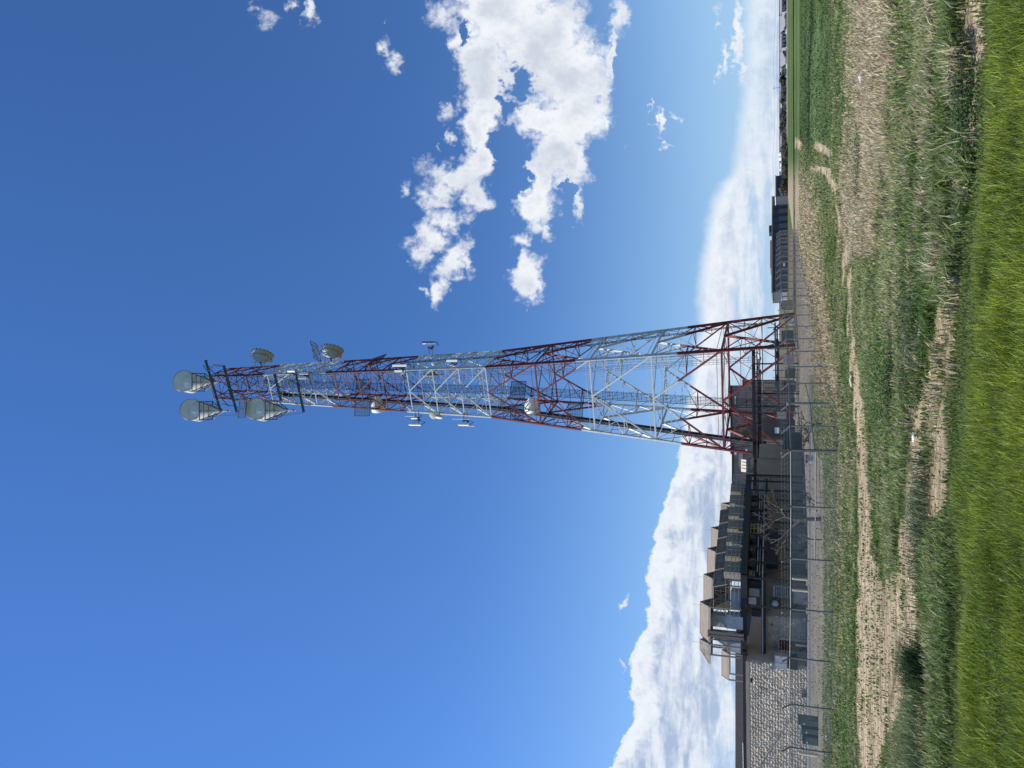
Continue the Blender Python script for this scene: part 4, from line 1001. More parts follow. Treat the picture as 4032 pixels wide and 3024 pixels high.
# east return wall of the nook plus door wall
DW0 = Vector((px(2570, 81.5), 81.5, 0)); DW1 = Vector((px(2437, 80.5), 80.5, 0))
dz0, dz1 = 0.05, zat(3070, 81); dxa, dxb = px(2560, 81.2), px(2524, 81)
def skipdoor(xx, zz):
    P = DW0+(DW1-DW0).normalized()*xx; return dxa-.1 < P.x < dxb+.1 and zz < dz1+.1
wallslab(DW0, DW1, 0, 3.9, .3, MRT, 'wall', bd_)
lay_blocks(DW0, DW1, 0.1, 3.85, skipdoor, 110)
# return face of the stone wing where it turns into the nook, then the main face from its right end to the left
lay_blocks(SW0+Vector((0, 0, 0)), SW0+Vector((.55, 2.9, 0)), .1, STB-.35, None, 150)
d_ = (SW0-SW1).normalized()
for j0 in range(1):
    lay_blocks(SW0-d_*12.5, SW0, .1, STB-.35, None, 300)
if rest.v:
    o = rest.build('stone_block_face', STN, bd_); o['kind'] = 'stuff'
bbox(((SW0.x+.3), SW0.y+1.5, STB/2), (.3, 2.9, STB-.02), MRT, 'return_wall', -.19)
wallslab(SW1+Vector((0, -.06, 0)), SW0+Vector((.05, -.06, 0)), STB-.34, STB-.02, .3, TAN, 'coping_course', bd_)
bbeam((SW1.x, SW1.y+.16, STB+.12), (SW0.x+1.0, SW0.y+.16, STB+.14), .5, .3, TRM, 'roof_edge')
bbeam((SW1.x, SW1.y-.10, STB+.28), (SW0.x-8, SW0.y-.10, STB+.29), .05, .05, WHT2, 'gutter')
bbox((-37, 96, 6.6), (17, 12, 1.5), ROF, 'penthouse')
# nook side walls, soffit
wallslab(Vector((px(2628, 82), 82, 0)), DW0, 0, 5.6, .3, TAN, 'wall', bd_)
# door
bbox((((dxa+dxb)/2), 80.95, dz1/2), (dxb-dxa+.3, .12, dz1+.16), HOE, 'door_frame')
dr = bbox((((dxa+dxb)/2), 80.86, dz1/2), (dxb-dxa, .1, dz1), DRD, 'door')
m = MB(); m.box(((dxa+dxb)/2-BO.x, 80.79-BO.y, dz1*.62), (.2, .03, .32)); m.build('door_plate', YEL, dr)
m = MB(); m.box(((dxa+.18)-BO.x, 80.78-BO.y, dz1*.45), (.06, .07, .2)); m.build('handle', GLV, dr)
bbox(((dxa+dxb)/2, 80.6, dz1+.13), (dxb-dxa+.2, .5, .07), CON, 'door_lintel')
# concrete foundation and kerbs
def kerbline(y0, Y0, y1, Y1, w, hgt, label):
    a, b = Vector((px(y0, Y0), Y0, .02)), Vector((px(y1, Y1), Y1, .02)); m = MB(); n = 14
    for i in range(n):
        p, q = a.lerp(b, i/n+.002), a.lerp(b, (i+1)/n-.002); z = max(gzf(p.x, p.y), gzf(q.x, q.y))+hgt/2-.02
        m.beam((p.x, p.y, z), (q.x, q.y, z), w, hgt)
    o = m.build('kerb', CON); tag(o, label, kind='structure'); return o
kerbline(3250, 77.5, 2440, 75.5, .5, .14, 'concrete kerb along the foot of the stone building')
kerbline(3250, 68, 1700, 67.5, .25, .13, 'concrete kerb between asphalt drive and gravel')
m = MB(); P = [(px(3300, 68.4), 68.3), (px(1650, 68.2), 68.1), (px(1750, 76), 76), (px(2440, 75), 75), (px(3300, 76.8), 76.8)]
NX = 24
for i in range(NX):
    x0 = -40+i*1.7; x1 = x0+1.7
    m.quad((x0, 68.2, gzf(x0, 68.2)+.03), (x1, 68.2, gzf(x1, 68.2)+.03), (x1, 75.3, gzf(x1, 75.3)+.03), (x0, 75.3, gzf(x0, 75.3)+.03))
tag(m.build('asphalt_drive', ASP), 'strip of asphalt drive in front of the building', kind='structure')
# lower shaded walls under the deck
KL = Vector((px(2437, 80.5), 80.5, 0))
wallslab(KL, K-KN*1.6+Vector((0, 1.0, 0)), 0, 5.9, .3, TAN, 'wall', bd_)
wallslab(K-KN*1.6+Vector((0, 1.0, 0)), R-KN*1.6, 0, 5.9, .3, TAN, 'wall', bd_)
wallslab(R-KN*1.6, E_-KN*1.2, 0, 5.2, .3, TAN, 'wall', bd_)
bbox((-19.5, 99, 2.9), (14, 10, 5.6), TAN, 'wall_core', -.54)
# panel joints on the tan wall
for t in np.arange(.08, 1, .13):
    p = (K-KN*1.55).lerp(R-KN*1.55, t); bbeam(p+Vector((0, 0, .1)), p+Vector((0, 0, 3.0)), .05, .02, MSC, 'wall_joint')
# steel deck: fascia, lower beam, columns
LF = Vector((px(2600, 79.5), 79.3, 0)); KF = K+Vector((0, -1.2, 0)); RF = R+KN*.6
for (a, b, nm, i) in ((LF, KF, 'fascia_beam', 0), (KF, RF, 'fascia_beam', 1)):
    bbeam(a+Vector((0, 0, 5.95)), b+Vector((0, 0, 5.95)), .25, .62, BLK, nm)
bbox(((LF.x+KF.x)/2, 81.0, 6.1), (LF.x-KF.x if LF.x > KF.x else KF.x-LF.x, 3.0, .2), BLK, 'deck_plate')
m = MB(); dk = [LF, KF, RF, RF-KN*3.4, KF+Vector((-1.5, 3.4, 0)), LF+Vector((0, 3.4, 0))]
m.slab([(p.x-BO.x, p.y-BO.y, 6.02) for p in dk], .12); m.build('deck_plate', BLK, bd_)
for (a, b) in ((LF+Vector((0, .8, 0)), KF+Vector((0, .8, 0))), (KF+Vector((0, .8, 0)), RF-KN*.6)):
    bbeam(a+Vector((0, 0, 4.1)), b+Vector((0, 0, 4.1)), .2, .42, BLK, 'lower_beam')
    bbeam(a+Vector((0, -.35, 4.2)), b+Vector((0, -.35, 4.2)), .1, .12, GLV, 'pipe_run')
colp = [(px(2392, 78.9, 3), 78.9), (px(2283, 78.9, 3), 78.9)]
for t in (.12, .25, .37, .5, .62, .73, .83, .93, 1.0):
    q = KF.lerp(RF, t); colp.append((q.x, q.y))
for (cx_, cy_) in colp:
    bbeam((cx_, cy_, 0), (cx_, cy_, 5.7), .17, .17, BLK, 'column'); bbox((cx_, cy_, .08), (.55, .55, .2), CON, 'column_pad')
# cross bracing rods
for (t0, t1) in ((0.02, .12), (.25, .37), (.37, .5), (.73, .83)):
    a, b = KF.lerp(RF, t0), KF.lerp(RF, t1)
    bbeam(a+Vector((0, 0, .3)), b+Vector((0, 0, 3.8)), .03, .03, BLK, 'tie_rod'); bbeam(a+Vector((0, 0, 3.8)), b+Vector((0, 0, .3)), .03, .03, BLK, 'tie_rod')
a, b = Vector((colp[0][0], 78.9, 0)), Vector((colp[1][0], 78.9, 0))
bbeam(a+Vector((0, 0, .3)), b+Vector((0, 0, 3.8)), .03, .03, DKS, 'tie_rod'); bbeam(a+Vector((0, 0, 3.8)), b+Vector((0, 0, .3)), .03, .03, DKS, 'tie_rod')
# dark louvred openings between the beams
for k, t in enumerate(np.linspace(.02, .86, 8)):
    p = (K-KN*1.52).lerp(R-KN*1.52, t); q = (K-KN*1.52).lerp(R-KN*1.52, t+.075)
    c_ = (p+q)/2; root_ = bd_
    bbox((c_.x, c_.y, 5.0), ((q-p).length, .1, 1.2), BLK, 'louvre_opening', math.atan2(KR.y, KR.x))
    bbox((c_.x+KN.x*.35, c_.y+KN.y*.35, 5.25), (.7, .5, .6), GRY, 'hanging_unit', math.atan2(KR.y, KR.x))
for (V0, V1, ya, yb, Yq, mt, nm) in [(2950, 2990, 2318, 2345, 79.9, GRY, 'hanging_unit'), (2948, 2978, 2352, 2380, 79.9, DUC, 'hanging_unit'), (2945, 3000, 2290, 2312, 80.2, BLK, 'louvre_opening'), (2960, 2995, 2400, 2425, 79.9, BLK, 'louvre_opening')]:
    a, b = pt(V1, ya, Yq), pt(V0, yb, Yq); bbox(((a.x+b.x)/2, Yq, (a.z+b.z)/2), (abs(a.x-b.x), .3, abs(a.z-b.z)), mt, nm)
# pipes under the deck
for k, (z, o_) in enumerate([(4.7, .2), (4.95, .45), (4.5, .75), (5.15, .6)]):
    a = KF.lerp(RF, .05)-KN*o_; b = RF-KN*o_; bbeam(a+Vector((0, 0, z)), b+Vector((0, 0, z)), .09, .09, BLK if k % 2 else GLV, 'pipe_run')
for t in (.3, .36, .55, .6):
    a = KF.lerp(RF, t)-KN*.5; m = MB(); m.path([Vector(q)-BO for q in (a+Vector((0, 0, 5.6)), a+Vector((0, 0, 4.75)), a+KR*.25+Vector((0, 0, 4.55)), a+KR*1.0+Vector((0, 0, 4.5)))], .07, 8); m.build('pipe_bend', BLK, bd_)
# yellow access frame
for t in (.40, .44, .48, .52): q = KF.lerp(RF, t)-KN*.2; bbeam(q+Vector((0, 0, 4.4)), q+Vector((0, 0, 5.5)), .07, .07, YEL, 'guard_rail')
for z in (4.45, 4.8, 5.15, 5.5): bbeam(KF.lerp(RF, .40)-KN*.2+Vector((0, 0, z)), KF.lerp(RF, .52)-KN*.2+Vector((0, 0, z)), .06, .06, YEL, 'guard_rail')
# dark plant unit slung on the wall, wall boxes
p = KF.lerp(RF, .33)-KN*1.1
bbox((p.x, p.y, 3.35), (5.2, .9, 1.15), BLK, 'plant_unit', math.atan2(KR.y, KR.x))

# things standing or fixed against the tan wall
def thing_box(name, V0, V1, ya, yb, Y, dep, mt, label, cat, deco=None, rz=0, group=None):
    a, b = pt(V1, ya, Y), pt(V0, yb, Y); w = abs(a.x-b.x); hh = b.z-a.z; cxx = (a.x+b.x)/2
    z0 = a.z
    r = empty(name, (cxx, Y+dep/2, z0), rz, label=label, cat=cat, group=group); m = MB(); m.box((0, 0, hh/2), (w, dep, hh)); m.build('housing', mt, r)
    m = MB(); m.box((0, 0, hh+.02), (w+.06, dep+.06, .04)); m.build('lid', mt, r)
    if deco: deco(r, w, dep, hh)
    return r
def doors(n):
    def f(r, w, d, hh):
        for i in range(n):
            m = MB(); m.box((-w/2+w*(i+.5)/n, -d/2-.012, hh/2), (w/n-.05, .024, hh-.08)); o = m.build('door', r.children[0].data.materials[0], r)
            m = MB(); m.box((-w/2+w*(i+.85)/n, -d/2-.04, hh*.55), (.03, .03, .16)); m.build('handle', GLV, o)
    return f
def louvres(n):
    def f(r, w, d, hh):
        for i in range(n):
            m = MB(); m.box((0, -d/2-.015, hh*(.12+.76*i/(n-1))), (w*.84, .03, hh*.35/n)); m.build('slat', BLK, r)
    return f
thing_box('transformer_box', 3128, 3181, 2334, 2378, 79.2, .8, GRY, 'pale grey transformer cabinet standing by the bollards', 'cabinet', doors(2))
thing_box('wall_cooler', 3046, 3112, 2312, 2350, 79.9, .6, GRY, 'grey louvred wall cooler beside the round fan', 'air cooler', louvres(8))
thing_box('low_bench_unit', 3118, 3176, 2384, 2410, 79.6, .6, BLK, 'dark low unit against the tan wall left of the grey transformer', 'cabinet', louvres(5))
thing_box('wall_light_box', 3025, 3036, 2402, 2416, 79.9, .25, DKS, 'small dark wall light high under the steel beam', 'wall light')
thing_box('dark_cabinet', 3110, 3172, 2240, 2262, 83, .6, DKS, 'dark cabinet behind the slim steel column', 'cabinet', doors(1))
r = empty('exhaust_fan', pt(3052, 2376, 79.8), label='round grey exhaust fan on the tan wall', cat='fan')
m = MB(); m.tube((0, -.1, 0), (0, .9, 0), .5, n=28); m.build('cowl', GRY, r); m = MB(); m.tube((0, -.14, 0), (0, -.1, 0), .52, .46, n=28); m.build('rim', BLK, r); m = MB(); m.tube((0, -.3, 0), (0, -.12, 0), .18, .36, n=20); m.build('hub', DUC, r)
# the white plant cabinet in the nook
thing_box('air_conditioner', 3052, 3100, 2586, 2632, 78.2, 1.1, DUC, 'white rooftop style air conditioner standing in the nook left of the red door', 'air conditioner', doors(2))
thing_box('black_condenser', 3108, 3142, 2588, 2636, 78.0, .9, BLK, 'black condenser grille under the white air conditioner', 'air conditioner', louvres(7))
def utility(V1, y0, label):
    secs = [(3145, 2831, 2864), (3158, 2866, 2896), (3161, 2898, 2938)]; Y = 58.0
    r = empty('utility_cabinet', pt(V1, 2885, Y), label=label, cat='cabinet'); O = Vector(r.location)
    for i, (vt, a, b) in enumerate(secs):
        p, q = pt(V1, b, Y), pt(vt, a, Y); w = q.x-p.x; hh = q.z-gzf(p.x, Y); cx__ = (p.x+q.x)/2-O.x; z0 = gzf(p.x, Y)-O.z
        m = MB(); m.box((cx__, .45, z0+hh/2), (w, .9, hh)); h_o = m.build('housing', DGR, r)
        m = MB(); m.box((cx__, .42, z0+hh+.02), (w+.03, 1.0, .04)); m.build('lid', DGR, h_o)
        m = MB(); m.box((cx__, -.02, z0+hh/2), (w*.9, .04, hh*.9)); d = m.build('door', DGR, h_o)
        m = MB(); m.box((cx__-w*.2, -.05, z0+hh*.72), (.1, .02, .1)); m.build('label_plate', SWH, h_o)
utility(3222, 0, 'dark green three part utility cabinet standing on the gravel by the stone wall')
for (V0, V1, y, Y, lab) in [(3121, 3181, 2328, 78.2, 'pale yellow bollard right of the grey transformer'), (3121, 3180, 2283, 78.4, 'weathered bollard by the slim steel column'), (3133, 3180, 2545, 79.4, 'pale yellow bollard in front of the red door'), (3145, 3222, 2976, 58, 'pale yellow bollard at the far left by the fence')]:
    b = pt(V1, y, Y); zt = pt(V0, y, Y).z; z0 = gzf(b.x, Y); m = MB(); m.tube((0, 0, 0), (0, 0, zt-z0), .11, n=14); m.tube((0, 0, zt-z0), (0, 0, zt-z0+.06), .11, .04, n=14)
    o = m.build('bollard', BOL); o.location = (b.x, Y, z0); tag(o, lab, 'bollard', 'pale bollards guarding the equipment')
# lamp on stone wall + small louvre box, door lamp
p = pt(2960, 2676, 78.2); r = empty('wall_lamp', p, label='black wall lamp near the top corner of the stone wall, throwing a long shadow', cat='wall light')
m = MB(); m.box((0, -.16, 0), (.3, .32, .22)); m.build('housing', BLK, r); m = MB(); m.box((0, 0.02, .05), (.12, .2, .12)); m.build('bracket', BLK, r); m = MB(); m.box((0, -.2, -.12), (.24, .28, .03)); m.build('lens', SWH, r)
p = pt(3040, 2459, 80.3); r = empty('wall_lamp', p, label='tiny dark camera lamp on the short stone wall right of the red door', cat='wall light')
m = MB(); m.box((0, -.1, 0), (.14, .3, .12)); m.build('housing', BLK, r); m = MB(); m.tube((0, 0, .06), (0, .15, .06), .03); m.build('bracket', GLV, r)
thing_box('wall_vent_box', 3158, 3183, 2728, 2746, 77.9, .5, GRY, 'small grey slatted vent box at the foot of the stone wall', 'vent', louvres(4))
# floor ladder and cage at the right end of the deck
lad = empty('access_ladder', (R.x+.2, R.y-1.6, 0), .3, label='black access ladder with handrails at the right end of the steel deck', cat='ladder')
for s_ in (-.28, .28): m = MB(); m.beam((s_, 0, 0), (s_, 0, 6.4), .06); m.build('rail', BLK, lad)
for i in range(18): m = MB(); m.beam((-.28, 0, .35+i*.33), (.28, 0, .35+i*.33), .035); m.build('rung', BLK, lad)
for z in (3.6, 4.6, 5.6):
    m = MB(); m.path([(-.3+.6*0, 0, z), (-.38, -.4, z), (0, -.75, z), (.38, -.4, z), (.3, 0, z)], .025, 6); m.build('hoop', BLK, lad)

# ------------------------------------------------------------------ rooftop: hoods, screens, ducts
def gable_hood(yv, Yg, zr, length, half, drop, label, hip=False, mesh=True, mt=HOO):
    """open canopy: ridge runs away to the left from a gable end that faces right"""
    x0 = px(yv, Yg, zr); r = empty('intake_hood', (x0-length/2, Yg, 6.3), label=label, cat='vent hood', group='row of peaked hoods on the equipment deck'); O = Vector(r.location)
    A0 = Vector((x0, Yg, zr)); A1 = Vector((x0-length, Yg, zr)); sl = Vector((-.0, 0, 0))
    e = lambda p, s_: p+Vector((-.35*0, s_*half, -drop))
    for s_ in (-1, 1):
        a, b, c_, d = A0, A1, e(A1, s_), e(A0, s_)
        if hip: b = A1; c_ = c_+Vector((-.9, 0, 0))
        m = MB(); poly = [a, b, c_, d] if s_ < 0 else [a, d, c_, b]; m.slab([q-O for q in poly], .05); m.build('roof_sheet', mt, r)
        m = MB(); m.beam(d-O, c_-O, .10, .22); m.build('eave_trim', HOE if s_ < 0 else HOO, r)
        m = MB(); m.beam(a-O, d-O, .09, .2); m.build('gable_rafter', HOO, r)
        m = MB(); m.beam(a.lerp(b, .98)-O, c_-O, .08, .16); m.build('gable_rafter', HOO, r)
    m = MB(); m.beam(A0-O+Vector((.03, 0, .05)), A1-O+Vector((0, 0, .05)), .12, .08); m.build('ridge_cap', HOE, r)
    # tie, king post
    m = MB(); m.beam(e(A0, -1)-O, e(A0, 1)-O, .1, .12); m.build('tie_beam', HOO, r)
    m = MB(); m.beam(A0-O, (e(A0, -1)+e(A0, 1))/2-O, .08); m.build('king_post', HOO, r)
    # posts
    for s_ in (-1, 1):
        for p in (e(A0, s_), e(A1, s_)):
            m = MB(); m.beam(p-O, Vector((p.x, p.y, 6.2))-O, .12, .16); m.build('post', HOO, r)
    if mesh:
        # braced side screens hanging below the eave
        m = MB(); zb = 7.6
        for s_ in (-1,):
            a, b = e(A0, s_), e(A1, s_)
            n_ = 3
            for i in range(n_):
                p, q = a.lerp(b, i/n_), a.lerp(b, (i+1)/n_)
                m.beam(p-O, Vector((q.x, q.y, zb))-O, .07); m.beam(q-O, Vector((p.x, p.y, zb))-O, .07); m.beam(p-O, Vector((p.x, p.y, zb))-O, .07)
            m.beam(Vector((a.x, a.y, zb))-O, Vector((b.x, b.y, zb))-O, .09); mid = (a.z+zb)/2; m.beam(Vector((a.x, a.y, mid))-O, Vector((b.x, b.y, mid))-O, .06)
        m.build('side_bracing', MSC, r)
        m = MB(); p, q = e(A0, -1), e(A0, 1)
        for i in range(2):
            u0, u1 = p.lerp(q, i/2), p.lerp(q, (i+1)/2)
            m.beam(u0-O, Vector((u1.x, u1.y, zb))-O, .07); m.beam(u1-O, Vector((u0.x, u0.y, zb))-O, .07)
        m.beam(Vector((p.x, p.y, zb))-O, Vector((q.x, q.y, zb))-O, .09)
        m.build('end_bracing', MSC, r)
        m = MB(); m.box(((A0.x+A1.x)/2-O.x-.2, Yg+half*.2-O.y, (zb+zr-drop)/2-O.z), (length*.8, half*1.2, zr-drop-zb)); m.build('filter_bank', MSC, r)
    m = MB(); m.tube(A0-O+Vector((-.3, 0, 0)), A0-O+Vector((-.3, 0, .75)), .012, n=5); m.build('lightning_rod', GLV, r)
    return r
gable_hood(2370, 80.2, 10.25, 3.2, 1.55, 1.0, 'nearest peaked tan hood, at the left end of the row', hip=True, mesh=False)
gable_hood(2262, 84.2, 10.25, 3.6, 1.55, 1.0, 'second peaked tan hood from the left')
gable_hood(2160, 88.4, 10.25, 3.6, 1.55, 1.0, 'third peaked tan hood from the left')
gable_hood(2078, 92.8, 10.2, 3.6, 1.55, 1.0, 'fourth peaked tan hood, last of the tall ones')
gable_hood(1982, 91.2, 8.95, 3.2, 1.3, 1.1, 'lower braced grey hood at the right end of the row', mt=MSC)
gable_hood(2042, 90.0, 8.9, 2.6, 1.2, 1.1, 'second lower braced grey hood beside the right end one', mt=MSC)
# low left hood
gable_hood(2560, 86, zat(2844, 86), 2.8, .9, .7, 'small pinkish hood beyond the stone wing', mesh=False)
gable_hood(2518, 79.6, 10.2, 1.0, 1.2, 1.0, 'half hood with hipped end left of the nearest peaked hood', hip=True, mesh=False, mt=MSC)
for i in range(5):
    t0, t1 = .0+i*.15, .145+i*.15; q0, q1 = KF.lerp(RF, t0)-KN*1.7, KF.lerp(RF, t1)-KN*1.7
    q0 += Vector((0, .5, 0)); zt_ = 9.0; r_o = empty('mesh_screen', ((q0.x+q1.x)/2, (q0.y+q1.y)/2, 7.7), label='weathered brown mesh screen under the hoods, %s from the left corner' % ['first', 'second', 'third', 'fourth', 'fifth', 'sixth'][i], cat='screen', group='mesh screens under the hoods'); O = Vector(r_o.location)
    a, b = q0+Vector((0, 0, 7.6))-O, q1+Vector((0, 0, 7.6))-O; c_, d = b+Vector((-KN.x*.5, -KN.y*.5, zt_-7.6)), a+Vector((-KN.x*.5, -KN.y*.5, zt_-7.6))
    m = MB(); m.slab([a, b, c_, d], -.04); m.build('sheet', MSC, r_o)
    m = MB(); f = KN*.07
    for u in (0, .5, 1): m.beam(a.lerp(b, u)+f, d.lerp(c_, u)+f, .07)
    m.beam(a+f, b+f, .08); m.beam(d+f, c_+f, .08); m.beam(a.lerp(d, .5)+f, b.lerp(c_, .5)+f, .05); m.build('frame', HOO, r_o)
    m = MB(); m.beam(a+f, c_+f, .05); m.build('brace', HOO, r_o)
# guard rail along the deck edge
gr = empty('deck_guard_rail', (KF.x, KF.y, 6.26), label='grey galvanised guard rail along the edge of the equipment deck', cat='railing'); GO = Vector(gr.location)
Lr = Vector((px(2424, 78.8, 7), 78.8, 0))
for z in (6.45, 6.85, 7.25, 7.68):
    for a, b in ((Lr, KF), (KF, RF)):
        m = MB(); m.beam(a+Vector((0, 0, z))-GO, b+Vector((0, 0, z))-GO, .055); m.build('rail', GLV, gr)
for t in np.linspace(0, 1, 4): q = Lr.lerp(KF, t); m = MB(); m.beam(q+Vector((0, 0, 6.26))-GO, q+Vector((0, 0, 7.7))-GO, .055); m.build('stanchion', GLV, gr)
for t in np.linspace(0.07, 1, 14): q = KF.lerp(RF, t); m = MB(); m.beam(q+Vector((0, 0, 6.26))-GO, q+Vector((0, 0, 7.7))-GO, .055); m.build('stanchion', GLV, gr)
# louvred cabinets behind the rail
for i, t in enumerate((.03, .17, .30, .43, .56, .69, .82)):
    q = KF.lerp(RF, t+.05)-KN*.75; w = 1.55
    r = empty('chiller_unit', (q.x, q.y, 6.26), math.atan2(KR.y, KR.x), label='grey green chiller unit behind the deck rail, number %s from the left corner' % ['first', 'second', 'third', 'fourth', 'fifth', 'sixth', 'seventh'][i], cat='chiller', group='chiller units on the deck')
    r['label'] = 'grey green chiller unit behind the deck rail, %s from the left corner' % ['first', 'second', 'third', 'fourth', 'fifth', 'sixth', 'seventh'][i]
    m = MB(); m.box((0, 0, .85), (w, .9, 1.6)); m.build('housing', LOU, r)
    for j in range(3): m = MB(); m.box((-w/2+w*(j+.5)/3, -.46, .85), (w/3-.06, .03, 1.45)); m.build('panel', LOU, r)
    m = MB(); m.box((.1, -.5, 1.2), (.22, .05, .22)); m.box((-.4, -.5, .5), (.14, .04, .3)); m.build('control_box', GRY, r)
    if i in (2, 5): m = MB(); m.box((-.95, -.3, .7), (.25, .1, 1.0)); m.build('bright_plate', WHT2, r)
# big silver ducts at the left
dq = [((2925, 2864), (2425, 2481), 78.9, 'large galvanised duct box left of the guard rail'), ((2928, 2866), (2511, 2574), 79.2, 'second large galvanised duct box nearer the stone wing'),
      ((2920, 2880), (2330, 2400), 80.0, 'bright flat duct panel behind the near guard rail')]
for (vv, yy, Y, lab) in dq:
    a, b = pt(vv[0], yy[1], Y), pt(vv[1], yy[0], Y); w = b.x-a.x; hh = b.z-a.z
    r = empty('air_duct', ((a.x+b.x)/2, Y+.9, a.z), label=lab, cat='duct', group='galvanised ducts on the deck')
    m = MB(); m.box((0, 0, hh/2), (w, 1.8, hh)); m.build('duct_box', DUC, r)
    for k in range(1, 3): m = MB(); m.box((-w/2+w*k/3, -.91, hh/2), (.05, .04, hh)); m.build('seam_flange', DUC, r)
    m = MB(); m.box((0, -.0, hh+.03), (w+.08, 1.88, .06)); m.build('lid', DUC, r)
    m = MB(); m.box((0, 0, -.06), (w, 1.7, .12)); m.build('skid', BLK, r)
for (ya, yb, Va, Vb, Y, lab, mt) in [(2420, 2472, 2800, 2862, 80.6, 'grey sheet metal plenum under the nearest hood', DUC), (2495, 2550, 2803, 2862, 80.9, 'grey sloped plenum left of the twin posts', DUC)]:
    a, b = pt(Vb, yb, Y), pt(Va, ya, Y); r = empty('plenum', ((a.x+b.x)/2, Y+.8, a.z), label=lab, cat='duct'); w, hh = b.x-a.x, b.z-a.z
    m = MB(); m.slab([(-w/2, -.8, 0), (w/2, -.8, 0), (w/2, -.8, hh), (-w/2+(.0 if ya < 2480 else w*.75), -.8, hh)], -1.4); m.build('sheet_panel', mt, r)
    m = MB(); m.beam((-w/2, -.84, 0), (w/2, -.84, hh*.9), .1, .05); m.beam((-w/2, -.84, hh*.45), (w/2, -.84, hh*.45), .06, .05); m.build('stiffener', mt, r)
for (y, lab) in [(2485, 'right one of the twin brown posts in front of the ducts'), (2499, 'left one of the twin brown posts in front of the ducts')]:
    a = pt(2928, y+10, 78.5); zt = zat(2786, 78.5); m = MB(); m.beam((0, 0, 0), (0, 0, zt-a.z), .24, .2); m.box((0, 0, .03), (.4, .35, .06)); o = m.build('hood_post', mat('brown_post', (.17, .135, .115), .7)); o.location = (px(y+8, 78.5, 8), 78.5, a.z); tag(o, lab, 'post', 'twin posts')

# ------------------------------------------------------------------ cable bridge and gear at the tower foot
cb = empty('cable_bridge', (-6, 104, 0), label='black steel cable bridge carrying cables from the building to the tower', cat='cable bridge'); CO = Vector(cb.location)
Za = 6.0
c0 = Vector((px(1920, 95, Za), 95, Za)); c1 = Vector((px(1745, 112, Za), 112, Za)); c2 = Vector((px(1372, 111.5, Za), 111.5, Za))
zz1 = zat(2970, 112)
for (a, b) in ((Vector((c0.x, c0.y, zat(2972, 95))), Vector((c1.x, c1.y, zz1))), (Vector((c1.x, c1.y, zz1)), Vector((c2.x, c2.y, zat(2966, 111.5))))):
    for o_ in (0, 1.4):
        m = MB(); q = Vector((0, o_, 0)); m.beam(a+q-CO, b+q-CO, .3, .42); m.build('girder', BLK, cb)
    m = MB(); n_ = max(3, int((b-a).length/1.4))
    for i in range(n_+1): p = a.lerp(b, i/n_)-CO; m.beam(p, p+Vector((0, 1.4, 0)), .08); m.beam(p, p-Vector((0, 0, 1.1)), .05)
    m.build('cross_bars', BLK, cb)
for k in range(11):
    zo = -.35-.75*(k % 4)/3-.08*(k//4); yo = .15+.1*k
    P = [Vector((c0.x, c0.y+yo, zat(2972, 95)+zo))-CO, Vector((c1.x, c1.y+yo, zz1+zo))-CO]
    if k < 6: P.append(Vector((c2.x-1.5*(k % 3), c2.y+yo, zz1+zo))-CO)
    m = MB(); m.path(P, .075, 6); m.build('cable', CBL if k % 3 else GLV, cb)
for (y, Y) in ((1877, 97), (1818, 104), (1600, 111.8), (1432, 111.8), (1550, 111.8)):
    x = px(y, Y, 3); m = MB(); m.beam((x-CO.x, Y-CO.y, 0), (x-CO.x, Y-CO.y, 5.9), .2); m.build('post', BLK, cb)
for (a, b) in (((1550, 3), (1600, 5.7)), ((1600, 3), (1550, 5.7)), ((1600, .3), (1680, 5.5)), ((1690, .3), (1620, 5.5))):
    p, q = Vector((px(a[0], 111.6), 111.6, a[1])), Vector((px(b[0], 111.6), 111.6, b[1])); m = MB(); m.beam(p-CO, q-CO, .12); m.build('brace', DKS, cb)
# hanging cable loop
m = MB(); pts = [pt(2970, 1388, 111), pt(2988, 1392, 111), pt(2996, 1410, 111), pt(2988, 1440, 111), pt(2975, 1475, 111)]
m.path([Vector(p)-CO for p in pts], .06, 6); m.build('cable', CBL, cb)
# low cable tray beside the right leg
tr = empty('cable_tray', (3, 108, 0), label='low run of cable trays and conduits between the tower legs', cat='cable tray'); TO = Vector(tr.location)
for i, (Va, ya, Vb, yb, Y) in enumerate([(3052, 1270, 3055, 1530, 108), (3060, 1300, 3062, 1560, 108.5), (3064, 1340, 3066, 1640, 108), (3045, 1300, 3075, 1270, 108)]):
    m = MB(); m.beam(pt(Va, ya, Y)-TO, pt(Vb, yb, Y)-TO, .14, .2); m.build('tray', DKS, tr)
for y in range(1290, 1640, 28):
    m = MB(); a = pt(3055, y, 108.2); m.beam(a-TO+Vector((0, 0, random.uniform(.2, 1.1))), Vector((a.x, a.y, .1))-TO, .07 if y % 3 else .11); m.build('support', DKS, tr)
for y in (1360, 1408, 1500): m = MB(); p = pt(3062, y, 108); m.tube(p-TO-Vector((0, .2, 0)), p-TO+Vector((.8, .2, .1)), .22, n=12); m.build('conduit_coil', CBL, tr)
